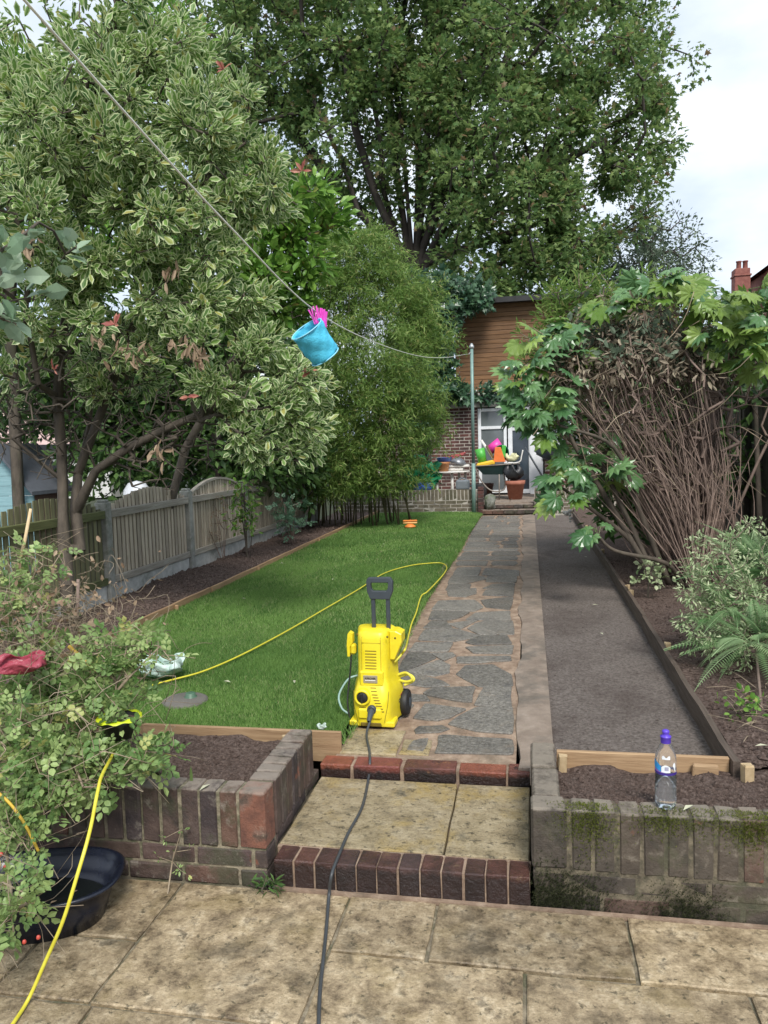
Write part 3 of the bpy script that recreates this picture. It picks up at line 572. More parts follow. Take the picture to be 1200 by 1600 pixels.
# ================================================================== OUTBUILDING
HY = 18.2; WHITE = plain('white_upvc', (.74, .76, .78), .35); GLASS = mat('window_glass', [(.3, (.10, .115, .12)), (.7, (.17, .19, .20))], 1.5, rough=(.05, .12), spec=.8, bump=(.05, 2))
GLASSD = mat('dark_glass', [(.3, (.02, .028, .04)), (.7, (.05, .07, .09))], 2, rough=(.04, .1), spec=.8, bump=(.05, 2))
BLK = plain('black_plastic', (.018, .018, .02), .45); DKROOF = plain('roof_felt', (.02, .02, .022), .7)
FASC = plain('fascia_board', (.42, .41, .38), .6)
h = thing('outbuilding', 'brick outbuilding with timber clad upper storey and white windows', 'building', (-.5, 19, .35))
MB().box((-3.6, HY+.006, .3), (-1.17, HY+.2, 2.44)).build('mortar', MORTH, h); MB().box((.36, HY+.006, .3), (3.0, HY+.2, 1.22)).build('mortar', MORTH, h)
for r in range(27):
    z = .375+.0375+r*.0765; x = -3.62+(.11 if r % 2 else 0)
    while x < -1.22:
        b_ = min(x+.215, -1.172)
        if b_-x > .04: brick(h, (x+b_)/2, HY+.052, z, b_-x-.006, .1, .060, BRICKH, c=.002)
        x += .225
for r in range(11):
    z = .375+.0375+r*.0765; x = .36+(.11 if r % 2 else 0)
    while x < 1.4: brick(h, x+.11, HY+.052, z, .209, .1, .060, BRICKH, c=.002); x += .225
def frame(x0, x1, z0, z1, y, w_, bars=(), glass=GLASS, name='window'):
    b = MB(); b.cbox((x0, y, z0), (x0+w_, y+.07, z1), .004).cbox((x1-w_, y, z0), (x1, y+.07, z1), .004).cbox((x0+w_, y+.002, z0), (x1-w_, y+.07, z0+w_), .004).cbox((x0+w_, y+.002, z1-w_), (x1-w_, y+.07, z1), .004)
    f = b.build(name, WHITE, h)
    for kind, v in bars:
        if kind == 'h': MB().cbox((x0+w_, y-.004, v-.035), (x1-w_, y+.066, v+.035), .004).build('glazing_bar', WHITE, f)
        else: MB().cbox((v-.03, y-.003, z0+w_), (v+.03, y+.067, z1-w_), .004).build('glazing_bar', WHITE, f)
    MB().box((x0+w_*.5, y+.03, z0+w_*.5), (x1-w_*.5, y+.04, z1-w_*.5)).build('pane', glass, f); return f
frame(-1.16, -.50, .42, 2.40, HY-.02, .07, [('h', 1.95)])
frame(-.47, .10, .40, 2.40, HY-.03, .10, [('h', 1.9)], GLASSD, 'door')
MB().cbox((.02, HY-.05, .38), (.32, HY+.02, 2.41), .01).build('door_post', WHITE, h)
f = frame(.33, 2.3, 1.25, 2.40, HY-.02, .07, [('v', 1.2), ('h', 1.95)]); MB().cbox((.30, HY-.10, 1.19), (2.35, HY+.04, 1.245), .01).build('sill', WHITE, f)
MB().box((-1.15, HY+.25, .38), (2.3, HY+.3, 2.4)).build('curtain', plain('grey_curtain', (.16, .165, .17), .8), h)
MB().cbox((-3.7, HY-.06, 2.43), (3.1, HY+.12, 2.60), .01).build('fascia', FASC, h)
MB().cbox((-3.75, HY-.12, 2.60), (3.1, HY+.9, 2.66), .01).build('lower_roof', DKROOF, h)
UY = 18.7
for k in range(20):
    z = 2.80+k*.104; MB().cbox((-1.62, UY, z), (3.4, UY+.022, z+.0985), .006, jit=.0015).build('plank', CLAD, h)
MB().box((-1.6, UY+.022, 2.6), (3.4, UY+.1, 4.9)).build('wall_core', DKROOF, h)
MB().cbox((-1.70, UY-.03, 2.72), (-1.62, UY+.06, 4.9), .006).build('corner_trim', CLAD, h)
MB().cbox((-1.7, UY-.035, 2.70), (3.4, UY-.002, 2.79), .006).build('sill_trim', FASC, h)
b = MB(); b.add([(-1.95, UY-.35, 4.84), (3.7, UY-.35, 4.84), (3.7, UY+3, 5.1), (-1.95, UY+3, 5.1), (-1.95, UY-.35, 4.96), (3.7, UY-.35, 4.96), (3.7, UY+3, 5.22), (-1.95, UY+3, 5.22)], [(3, 2, 1, 0), (4, 5, 6, 7), (0, 1, 5, 4), (1, 2, 6, 5), (2, 3, 7, 6), (3, 0, 4, 7)]); b.build('roof', DKROOF, h)
MB().box((-1.6, UY+.1, .3), (3.4, UY+2.6, 4.85)).build('rear_wall', DKROOF, h)
MB().tube([(-2.42, HY-.06, .4), (-2.42, HY-.06, 2.5)], .045, 8).build('downpipe', BLK, h)
# ------------------------------------------------------------------ neighbouring buildings
SHEDB = wood('blue_shed_board', (.20, .36, .40), (.30, .48, .52), 'x', objvar=.05); SLATER = plain('shed_roof', (.10, .11, .13), .6)
p = at(38, 745, 10.5); X0 = p[0]; t = thing('garden_shed', 'pale blue weatherboard shed with dark pitched roof beyond the left fence', 'shed', (X0-.9, 10.6, 0))
q = at(52, 768, 10.3); SX1, SY, EV = q[0], q[1], q[2]; SX0 = SX1-1.0; RG = EV+.58
for k in range(14):
    z = .0+k*.135; z1 = min(z+.131, RG); mid = (SX0+SX1)/2
    def hw(q): return (SX1-SX0)/2 if q < EV else (SX1-SX0)/2*max(0, (RG-q)/(RG-EV))
    if hw(z) < .03: break
    MB().add([(mid-hw(z), SY, z), (mid+hw(z), SY, z), (mid+hw(z1), SY, z1), (mid-hw(z1), SY, z1), (mid-hw(z), SY+.02, z), (mid+hw(z), SY+.02, z), (mid+hw(z1), SY+.02, z1), (mid-hw(z1), SY+.02, z1)], [(0, 1, 2, 3), (7, 6, 5, 4), (0, 4, 5, 1), (1, 5, 6, 2), (2, 6, 7, 3), (3, 7, 4, 0)]).build('weatherboard', SHEDB, t)
MB().box((SX1-.03, SY+.02, .1), (SX1, SY+.8, EV)).box((SX0, SY+.02, .1), (SX0+.03, SY+.8, EV)).build('side_wall', plain('shed_side', (.16, .09, .07), .7), t)
mid = (SX0+SX1)/2
for s in (-1, 1):
    d = Vector((s*(SX1-SX0)/2*1.13, 0, -(RG-EV)*1.13)); a = Vector((mid, SY-.12, RG+.03)); q = Vector((0, 1.0, 0)); n = Vector((0, 0, .05))
    vs = [a, a+d, a+d+q, a+q, a+n, a+d+n, a+d+q+n, a+q+n]; MB().add(vs, [(0, 1, 2, 3), (7, 6, 5, 4), (0, 4, 5, 1), (1, 5, 6, 2), (2, 6, 7, 3), (3, 7, 4, 0)]).build('roof', SLATER, t)
TILE = mat('red_roof_tile', [(.3, (.20, .065, .05)), (.7, (.36, .14, .11))], 3, bump=(.4, 10), stains=[((.12, .09, .08), 1, .5, .66, .5)])
PINKT = mat('pale_pink_tile', [(.3, (.42, .28, .26)), (.7, (.6, .45, .42))], 3, bump=(.3, 10)); RENDW = plain('white_render', (.72, .71, .68), .8)
def house(name, lab, x0, x1, y0, y1, z0, ev, rg, wm, rm, win=()):
    t = thing(name, lab, 'house', ((x0+x1)/2, (y0+y1)/2, z0)); MB().box((x0, y0, z0), (x1, y1, ev)).build('wall', wm, t)
    ym = (y0+y1)/2; o = .35; rows = 12; b = MB()
    for s in (0, 1):
        for k in range(rows):
            ya = (y0-o)+(ym-y0+o)*k/rows; yb = (y0-o)+(ym-y0+o)*(k+1)/rows; za = ev+(rg-ev)*k/rows; zb = ev+(rg-ev)*(k+1)/rows
            if s: ya, yb = 2*ym-ya, 2*ym-yb
            ha = (ym-y0+o)*k/rows; hb = (ym-y0+o)*(k+1)/rows; b.add([(x0-o+ha, ya, za+.03), (x1+o-ha, ya, za+.03), (x1+o-hb, yb, zb), (x0-o+hb, yb, zb), (x0-o+ha, ya, za-.03), (x1+o-ha, ya, za-.03)], [(0, 1, 2, 3), (4, 5, 1, 0)])
    for k in range(rows):
        ha = (ym-y0+o)*k/rows; hb = (ym-y0+o)*(k+1)/rows; za = ev+(rg-ev)*k/rows; zb = ev+(rg-ev)*(k+1)/rows
        for xx, sg in ((x0-o, 1), (x1+o, -1)): b.add([(xx+sg*ha, y0-o+ha, za+.03), (xx+sg*ha, y1+o-ha, za+.03), (xx+sg*hb, y1+o-hb, zb), (xx+sg*hb, y0-o+hb, zb)], [(0, 1, 2, 3)])
    b.build('roof', rm, t)
    MB().box((x0-.38, y0-.42, ev-.18), (x1+.38, y0-.33, ev+.02)).build('gutter', BLK, t)
    for (a, c, d, e) in win: f = MB().cbox((a, y0-.05, c), (d, y0+.02, e), .01).build('window', WHITE, t); MB().box((a+.1, y0-.07, c+.1), (d-.1, y0-.052, e-.1)).build('pane', GLASS, f)
    return t
BRH = mat('distant_brick', [(.3, (.20, .07, .06)), (.7, (.32, .13, .10))], 6, bump=(.3, 8))
c0 = at(1178, 440, 44); t = house('brick_house', 'red brick house with red tiled roof and twin pot chimney at the right edge', c0[0]+.1, c0[0]+14, 42, 50, 0, c0[2]+.15, c0[2]+3.0, BRH, TILE, win=[(c0[0]+1.2, 7.1, c0[0]+2.6, 8.6)])
cx, cy, cz = at(1158, 440, 43)
ch = MB().cbox((cx-.40, cy-.3, cz-3), (cx+.42, cy+.5, cz+.25), .02).cbox((cx-.45, cy-.35, cz+.25), (cx+.47, cy+.55, cz+.36), .02).cbox((cx-.40, cy-.3, cz+.36), (cx+.40, cy+.5, cz+.68), .02).build('chimney', BRH, t)
for s in (-.12, .22): MB().lathe([(.14, 0), (.13, .4), (.16, .42), (.16, .47), (.11, .47)], (cx+s, cy+.05, cz+.66), 12, capt=True).build('chimney_pot', BRH, ch)
house('rendered_house', 'white house with pale pink tiled roof glimpsed beyond the blue shed', -23, -15.2, 26, 32, 0, 2.0, 4.6, RENDW, PINKT)
t = thing('greenhouse_cover', 'white plastic dome cover beyond the arched fence panels', 'cover', (-5.2, 9.5, 0))
p = at(214, 765, 10.2); MB().lathe([(.20, -.9), (.21, -.2), (.17, .0), (.11, .09), (0, .12)], tuple(p), 14).build('dome', plain('white_film', (.6, .62, .66), .3, bump=(.8, 16)), t)
MB().cbox((p[0]-.04, p[1]-.04, 0), (p[0]+.04, p[1]+.04, p[2]-.5), .01).build('stake', SLATD, t)
# ================================================================== VEGETATION ENGINE
def leaf_tpl(kind):
    """returns verts (k,3), tris, edge attribute. leaf runs along +x, width y, face +z, length 1"""
    if kind in ('oval', 'round', 'long', 'lance2'):
        wd = {'oval': .23, 'round': .36, 'long': .16, 'lance2': .10}[kind]
        V = [(0, 0, 0), (.34, 0, -.02), (.7, 0, -.03), (1, 0, -.10), (.22, wd*.75, .05), (.62, wd, .04), (.22, -wd*.75, .05), (.62, -wd, .04)]
        T = [(0, 1, 4), (1, 5, 4), (1, 2, 5), (2, 3, 5), (0, 6, 1), (1, 6, 7), (1, 7, 2), (2, 7, 3)]; E = [.3, 0, 0, .9, 1, 1, 1, 1]
    elif kind == 'diamond':
        V = [(0, 0, 0), (.5, .26, .04), (1, 0, -.05), (.5, -.26, .04), (.5, 0, -.02)]; T = [(0, 4, 1), (4, 2, 1), (0, 3, 4), (4, 3, 2)]; E = [0, 1, 1, 1, 0]
    elif kind == 'blade':
        V = [(0, 0, 0), (.45, .075, .02), (1, 0, -.15), (.45, -.075, .02)]; T = [(0, 3, 1), (3, 2, 1)]; E = [0, .5, 1, .5]
    elif kind == 'maple':
        pts = [(0, 0), (.05, .46), (.36, .24), (.62, .46), (.62, .16), (1, 0), (.62, -.16), (.62, -.46), (.36, -.24), (.05, -.46)]
        V = [(x, y, -.12*(abs(y)*2)**2-.05*x) for x, y in pts]+[(.3, 0, .05)]; n = len(pts); E = [0]*(n+1)
        T = [(n, i, (i+1) % n) for i in range(n)]
    elif kind == 'fatsia':
        V = [(0, 0, .02)]; E = [0]; T = []; n = 8; angs = [-130, -92, -58, -27, 0, 27, 58, 92, 130]; R = [.55, .75, .92, 1, 1.04, 1, .92, .75, .55]
        prev = None
        for k, (a, r) in enumerate(zip(angs, R)):
            a = math.radians(a); ca, sa = math.cos(a), math.sin(a)
            def P(rr, off, z): return (rr*ca-off*sa, rr*sa+off*ca, z)
            b = len(V); V += [P(.34*r, -.10, .0), P(.34*r, .10, .0), P(.66*r, -.165, -.03), P(.66*r, .165, -.03), P(.45*r, 0, .045), P(.74*r, 0, .01), P(r, 0, -.16)]; E += [.5, .5, 1, 1, 0, 0, 1]
            T += [(0, b, b+4), (0, b+4, b+1), (b, b+2, b+4), (b+1, b+4, b+3), (b+4, b+2, b+5), (b+4, b+5, b+3), (b+2, b+6, b+5), (b+3, b+5, b+6)]
            if prev is not None: V.append(tuple((np.array(V[prev+1])+np.array(V[b]))/2*1.30)); E.append(.8); q = len(V)-1; T += [(0, prev+1, q), (0, q, b), (prev+1, prev+3, q), (q, b+2, b)]
            prev = b
        V = [(x+.45, y, z-.06*(y*y)) for x, y, z in V]; s = 1/1.5; V = [(x*s, y*s, z*s) for x, y, z in V]
    elif kind == 'rose':
        V, T, E = [], [], []
        v0, t0, e0 = leaf_tpl('round'); v0 = np.array(v0)
        def put(x, y, ang, s):
            c, q = math.cos(ang), math.sin(ang); b = len(V)
            for p in v0: V.append((x+(p[0]*c-p[1]*q)*s, y+(p[0]*q+p[1]*c)*s, p[2]*s+random.uniform(-.02, .02)-.12*x*x))
            T.extend([tuple(i+b for i in t) for t in t0]); E.extend(e0)
        for x in (.2, .48): put(x, .02, 1.05, .36); put(x, -.02, -1.05, .36)
        put(.66, 0, 0, .40); b = len(V); V += [(0, -.008, 0), (0, .008, 0), (.68, 0, -.06)]; T.append((b, b+2, b+1)); E += [0, 0, 0]
    return np.array(V, float), np.array(T, int), np.array(E, float)
TPL = {}
def tpl(k):
    if k not in TPL: TPL[k] = leaf_tpl(k)
    return TPL[k]
def frames(D, Nn):
    D = D/np.linalg.norm(D, axis=1, keepdims=True); Y = np.cross(Nn, D); ln = np.linalg.norm(Y, axis=1, keepdims=True); Y = Y/np.maximum(ln, 1e-6); Z = np.cross(D, Y); return D, Y, Z
def leaves(name, kind, P, D, Nn, Sz, m, parent, singles=0, vis=None, label=None):
    V, T, E = tpl(kind); D, Y, Z = frames(D, Nn); n = len(P)
    order = np.arange(n)
    if singles:
        d = P-CAM; z = d@fw; px = 600+F_PX*(d@rt)/z; py = 800-F_PX*(d@up)/z
        inv = (z > .2) & (px > -5) & (px < 1205) & (py > -5) & (py < 1605); score = np.where(inv, Sz/np.maximum(z, .1), -1); order = np.argsort(-score); ns = min(singles, int(inv.sum()))
        key = kind+m.name
        if key not in LEAFME: LEAFME[key] = tri_mesh('leaf', V, T, m, {'rnd': np.zeros(len(V)), 'edge': E})
        for i in order[:ns]:
            o = bpy.data.objects.new('leaf', LEAFME[key]); COL.objects.link(o)
            M = Matrix(((D[i, 0]*Sz[i], Y[i, 0]*Sz[i], Z[i, 0]*Sz[i], P[i, 0]), (D[i, 1]*Sz[i], Y[i, 1]*Sz[i], Z[i, 1]*Sz[i], P[i, 1]), (D[i, 2]*Sz[i], Y[i, 2]*Sz[i], Z[i, 2]*Sz[i], P[i, 2]), (0, 0, 0, 1)))
            o.parent = parent; o.matrix_parent_inverse = Matrix.LocRotScale(parent.location, parent.rotation_euler, parent.scale).inverted(); o.matrix_basis = M
        order = order[ns:]
    P, D, Y, Z, Sz = P[order], D[order], Y[order], Z[order], Sz[order]; n = len(P)
    if n:
        sc = Sz[:, None, None]; W = (V[None, :, 0:1]*D[:, None]+V[None, :, 1:2]*Y[:, None]*rng.uniform(.8, 1.15, (n, 1, 1))+V[None, :, 2:3]*Z[:, None])*sc+P[:, None]
        TT = (T[None]+len(V)*np.arange(n)[:, None, None]).reshape(-1, 3)
        me = tri_mesh(name, W.reshape(-1, 3), TT, m, {'rnd': np.repeat(rng.random(n), len(V)), 'edge': np.tile(E, n)})
        o = link(name, me, None, parent); o['kind'] = 'stuff'
        if label: o['label'] = label
LEAFME = {}
def lobe_pts(lobes, n, inner=.35):
    w_ = np.array([l[1][0]*l[1][1]+l[1][1]*l[1][2]+l[1][0]*l[1][2] for l in lobes]); w_ = w_/w_.sum(); k = rng.choice(len(lobes), n, p=w_)
    u = rng.normal(size=(n, 3)); u /= np.linalg.norm(u, axis=1, keepdims=True); r = (inner**3+(1-inner**3)*rng.random(n))**(1/3.)
    C = np.array([l[0] for l in lobes])[k]; R = np.array([l[1] for l in lobes])[k]; return C+u*R*r[:, None]
def lb(px, py, d, rx, ry=None, rz=None):
    ry = rx if ry is None else ry; rz = rx if rz is None else rz; return (at(px, py, d), (rx, ry, rz))
def grow(trunks, attr, step=.25, wob=.15, back=.35, sag=0):
    nodes, par, fixed = [], [], []
    for tr_ in trunks:
        prev = tr_.get('parent', -1)
        for p in tr_['pts']: nodes.append(np.array(p, float)); par.append(prev); fixed.append(tr_.get('r', 0)); prev = len(nodes)-1
    cap = len(nodes)+len(attr)*14+1000; A = np.zeros((cap, 3)); A[:len(nodes)] = nodes; k = len(nodes); tips = []
    T0 = A[:k].copy(); d0 = np.array([np.min(np.sum((T0-a)**2, 1)) for a in attr]); o = np.argsort(d0)
    root = A[0].copy(); dn = np.linalg.norm(A-root, axis=1)
    for i in o:
        a = attr[i]; d = A[:k]-a; dist = np.sqrt((d*d).sum(1)); da = np.linalg.norm(a-root)
        j = int(np.argmin(dist+back*np.maximum(0, dn[:k]-da+dist*.5))); L_ = dist[j]; n = max(1, min(12, int(L_/step))); s0 = A[j].copy()
        pd = A[j]-A[par[j]] if par[j] >= 0 else np.array([0, 0, 1.]); pl = np.linalg.norm(pd); pd = pd/pl if pl > 1e-6 else pd
        c = s0+pd*L_*.35+np.array([0, 0, .08*L_-sag*L_]); prev = j
        for q in range(1, n+1):
            t = q/n; p = (1-t)**2*s0+2*t*(1-t)*c+t*t*a
            if q < n: p = p+rng.normal(0, wob*step*.5, 3)
            A[k] = p; dn[k] = np.linalg.norm(p-root); par.append(prev); prev = k; k += 1
        tips.append((prev, a-s0))
        if k > cap-20: break
    return A[:k], np.array(par), tips
def radii(A, par, tips, r0, Rb):
    n = len(A); e = max(1.6, math.log(max(len(tips), 2))/math.log(Rb/r0)); ar = np.zeros(n)
    for t, _ in tips: ar[t] += r0**e
    for i in range(n-1, -1, -1):
        if ar[i] == 0: ar[i] = r0**e
        if par[i] >= 0: ar[par[i]] += ar[i]
    return ar**(1/e)
def branches(name, A, par, R, m, parent, rmin=0, sides=5):
    idx = np.array([i for i in range(len(A)) if par[i] >= 0 and R[i] >= rmin]); 
    if len(idx) == 0: return None
    p0, p1 = A[par[idx]], A[idx]; pp = np.where(par[par[idx]] >= 0, par[par[idx]], par[idx]); d = p1-p0; d /= np.maximum(np.linalg.norm(d, axis=1, keepdims=True), 1e-6)
    u = np.cross(d, np.array([.3, .2, 1.])); u /= np.maximum(np.linalg.norm(u, axis=1, keepdims=True), 1e-6); v = np.cross(d, u); r1 = R[idx]; r0_ = np.minimum(R[par[idx]], r1*1.35)
    V = []; 
    for p, r, ext in ((p0, r0_, -.1), (p1, r1, .1)):
        for j in range(sides):
            a = 2*PI*j/sides; V.append(p+d*(ext*r)[:, None]+(u*math.cos(a)+v*math.sin(a))*r[:, None])
    V = np.stack(V, 1); T = []
    for j in range(sides): k = (j+1) % sides; T += [(j, k, sides+k), (j, sides+k, sides+j)]
    T = np.array(T); TT = (T[None]+2*sides*np.arange(len(idx))[:, None, None]).reshape(-1, 3)
    return link(name, tri_mesh(name, V.reshape(-1, 3), TT, m, smooth=True), None, parent)
def tipleaves(A, tips, per, spread, droop=.0, outward=None, updir=.8, along=.5, flat=.6):
    P, D, Nn = [], [], []
    for t, dv in tips:
        dd = dv/max(np.linalg.norm(dv), 1e-6); k = rng.poisson(per) if per > 3 else int(per)
        if k == 0: continue
        off = rng.normal(0, 1, (k, 3)); off /= np.maximum(np.linalg.norm(off, axis=1, keepdims=True), 1e-6); rr = spread*rng.random((k, 1))**.6
        P.append(A[t]+off*rr); D.append(off*.9+dd*along+np.array([0, 0, -droop])+rng.normal(0, .25, (k, 3))); Nn.append(np.array([0, 0, updir])+rng.normal(0, flat, (k, 3)))
    return np.concatenate(P), np.concatenate(D), np.concatenate(Nn)
def tree(name, label, cat, base, trunks, lobes, n, step, r0, Rb, bark, leafm, kind, per, spread, size, singles=0, group=None, bare=None, sides=5, inner=.35, droop=.0, updir=.8, wob=.15, extra=None, rmin=0, crown='crown', along=.5, flat=.6, back=.35, clump=0, pull=(.15, .5)):
    t = thing(name, label, cat, tuple(base), group=group); attr = lobe_pts(lobes, n, inner)
    if clump:
        C_ = lobe_pts(lobes, clump, .6); C_ = C_+(C_-attr.mean(0))*rng.uniform(-.02, .10, (clump, 1))
        for i in range(len(attr)): j = int(np.argmin(((C_-attr[i])**2).sum(1))); attr[i] += (C_[j]-attr[i])*rng.uniform(*pull)
    if bare: ab = lobe_pts(bare[0], bare[1], .1); attr = np.concatenate([attr, ab])
    A, par, tips = grow(trunks, attr, step, wob, back); R = radii(A, par, tips, r0, Rb)
    tr_ = branches('trunk', A, par, R, bark, t, rmin, sides)
    if bare:
        key = {tuple(np.round(p, 4)) for p in ab}; tips = [q for q in tips if tuple(np.round(A[q[0]], 4)) not in key]
    P, D, Nn = tipleaves(A, tips, per, spread, droop, updir=updir, along=along, flat=flat); Sz = size*rng.uniform(.5, 1.3, len(P))
    leaves(crown, kind, P, D, Nn, Sz, leafm, t, singles)
    if extra: extra(t, A, tips)
    return t, A, tips
# ---- leaf colours
L_MAPLE = leafmat('maple_leaf', (0.103, 0.196, 0.063), (0.253, 0.345, 0.115), cc=(.27, .19, .10), rough=.55, transl=.45)
L_VARI = leafmat('variegated_leaf', (0.066, 0.143, 0.044), (0.242, 0.396, 0.099), cc=(.44, .42, .12), rim=(.60, .67, .38), rough=.42, transl=.4, rimpos=.57)
L_RED = leafmat('pink_red_leaf', (.42, .12, .11), (.55, .25, .18), rough=.5, transl=.3)
L_DEAD = leafmat('withered_leaf', (.20, .13, .08), (.38, .28, .19), rough=.8, transl=.2)
L_LIME = leafmat('glossy_green_leaf', (0.088, 0.209, 0.033), (0.242, 0.418, 0.077), cc=(.35, .3, .1), rough=.35, transl=.35)
L_BAMB = leafmat('bamboo_leaf', (.10, .20, .04), (.27, .38, .10), cc=(.42, .42, .16), rough=.5, transl=.45)
L_DARK = leafmat('dark_hedge_leaf', (0.036, 0.085, 0.026), (0.111, 0.202, 0.052), rough=.45, transl=.3)
L_GREY = leafmat('grey_green_leaf', (.09, .13, .08), (.19, .25, .17), rough=.6, transl=.3)
L_FATS = leafmat('fatsia_leaf', (0.062, 0.157, 0.056), (0.157, 0.291, 0.112), cc=(.30, .42, .10), rough=.28, transl=.25, spec=.6)
L_FATL = leafmat('bright_fatsia_leaf', (.13, .24, .04), (.25, .36, .09), rough=.3, transl=.35)
L_ROSE = leafmat('rose_leaf', (0.137, 0.242, 0.074), (0.357, 0.462, 0.179), cc=(.50, .50, .18), rough=.42, transl=.3)
L_FERN = leafmat('fern_leaf', (.16, .32, .12), (.36, .50, .26), rough=.55, transl=.35)
L_PALE = leafmat('pale_small_leaf', (.22, .33, .14), (.52, .58, .36), rough=.55, transl=.3)
L_IVY = leafmat('ivy_leaf', (0.026, 0.072, 0.039), (0.078, 0.156, 0.078), rough=.3, transl=.2, spec=.6)
GZ = .2
# ------------------------------------------------------------------ the big maple behind the building
b0 = at(640, 700, 27); b0[2] = 0
def up_(px, py, d): return at(px, py, d)
TR = [dict(pts=[b0, b0+[0, 0, 2.5], at(645, 560, 27), at(642, 480, 27), at(645, 420, 27)]),
      dict(pts=[at(640, 350, 27), at(632, 250, 27), at(620, 140, 26.5), at(610, 30, 26)], parent=4),
      dict(pts=[at(668, 350, 27.3), at(690, 270, 27.6), at(730, 170, 28), at(770, 60, 28)], parent=4),
      dict(pts=[at(615, 370, 26.5), at(585, 300, 26), at(555, 200, 25.5), at(540, 90, 25)], parent=4),
      dict(pts=[at(700, 390, 27), at(770, 330, 26.5), at(850, 270, 26), at(940, 220, 26)], parent=4),
      dict(pts=[at(590, 360, 27.5), at(520, 280, 28), at(450, 190, 28), at(400, 100, 28)], parent=3),
      dict(pts=[at(660, 330, 27), at(665, 240, 27), at(672, 130, 26.5)], parent=4)]
for (xa, ya, xb, yb, xc, yc, dd) in ((628, 400, 600, 300, 575, 120, 26.5), (652, 380, 655, 280, 640, 60, 28), (660, 390, 700, 290, 720, 90, 26), (665, 400, 740, 320, 820, 150, 27.5), (620, 400, 560, 330, 500, 180, 26), (635, 380, 618, 260, 590, 40, 28), (668, 410, 780, 370, 860, 340, 26), (672, 395, 720, 300, 800, 60, 25.5), (612, 420, 560, 390, 505, 330, 27.5)):
    TR.append(dict(pts=[at(xa, ya, 27), at(xb, yb, dd), at((xb+xc)/2+6, (yb+yc)/2, dd), at(xc, yc, dd)], parent=3))
LM = [lb(380, 60, 28, 3.2), lb(330, 170, 28, 2.4), lb(470, 30, 27, 3.4), lb(590, 60, 26, 3.6), lb(700, 40, 25, 3.6), lb(820, 30, 26, 3.4), lb(930, 40, 27, 3), lb(985, 40, 27, 1.6),
      lb(1040, 120, 27, 1.3), lb(1045, 180, 27, 1.1), lb(920, 160, 26, 3.2), lb(780, 165, 24.5, 3.0), lb(650, 175, 25, 2.4), lb(520, 190, 26, 3), lb(430, 220, 28, 2.6), lb(1000, 230, 26.5, 1.7),
      lb(900, 290, 26, 2.6), lb(780, 320, 24.5, 2.8), lb(560, 310, 27, 1.7), lb(640, 250, 28.5, 1.8), lb(700, 260, 26, 1.5), lb(610, 330, 28.5, 1.2), lb(720, 340, 27, 1.4), lb(690, 390, 28, .9), lb(760, 380, 25, 1.6), lb(860, 340, 25.5, 2), lb(500, 330, 28, 1.6), lb(840, 390, 25.5, 2.0, 2.4, 1.3), lb(900, 370, 26, 1.4), lb(740, 430, 25, 1.6, 2, .9), lb(800, 440, 24.5, 1.5, 2, .7), lb(975, 310, 26.5, 1.0), lb(880, 430, 25.5, 1.1, 1.5, .8),
      lb(560, -120, 26, 4), lb(760, -130, 26, 4), lb(420, -110, 27, 3.5), lb(800, 220, 28, 2.6), lb(650, 90, 28, 3)]
tree('maple_tree', 'huge many-stemmed maple tree towering behind the timber clad building', 'tree', b0, TR, LM, 2300, .8, .016, .42, BARKD, L_MAPLE, 'maple', 42, .6, .185, sides=5, inner=.3, updir=1.0, droop=.15, flat=.55, back=.25, clump=380, pull=(.3, .6))
# grey airy tree to the right behind the thicket
b0 = at(1030, 700, 31); b0[2] = 0
tree('grey_tree', 'airy grey-green tree against the sky right of the maple', 'tree', b0, [dict(pts=[b0, at(1025, 560, 31), at(1020, 450, 31), at(1018, 380, 31)])], [lb(1010, 370, 31, 1.6), lb(1055, 390, 31, 1.2), lb(1010, 330, 31, .8), lb(1070, 430, 31, 1.0), lb(960, 400, 30, 1.5), lb(990, 450, 30, 2), lb(925, 450, 30, 1.6)],
     420, .5, .012, .25, BARKD, L_GREY, 'diamond', 22, .5, .16, inner=.2)
# dark trees far behind the house, hedge masses closing the horizon
for (px, py, d, r, lab) in ((60, 660, 34, 4.5, 'leftmost far dark tree behind the blue shed'), (240, 640, 30, 4.2, 'far dark tree behind the arched fence panels'), (420, 620, 28, 4.0, 'far dark tree behind the bamboo'), (960, 600, 30, 2.6, 'far dark tree behind the brown thicket'), (1130, 620, 28, 2.4, 'far dark tree behind the right fence')):
    b0 = at(px, 700, d); b0[2] = 0; c = at(px, py, d)
    tree('far_tree', lab, 'tree', b0, [dict(pts=[b0, (b0+c)/2, c])], [(c, (r, r*.8, r*.85)), (c-[0, 0, r*.6], (r*1.1, r*.7, r*.7)), (c+[r*.7, 0, -r*.3], (r*.7, r*.6, r*.6)), (c+[-r*.7, 0, -r*.3], (r*.7, r*.6, r*.6))], 260, .8, .02, .3, BARKD, L_DARK, 'diamond', 26, .8, .36, inner=.2, group='far dark trees closing the view')
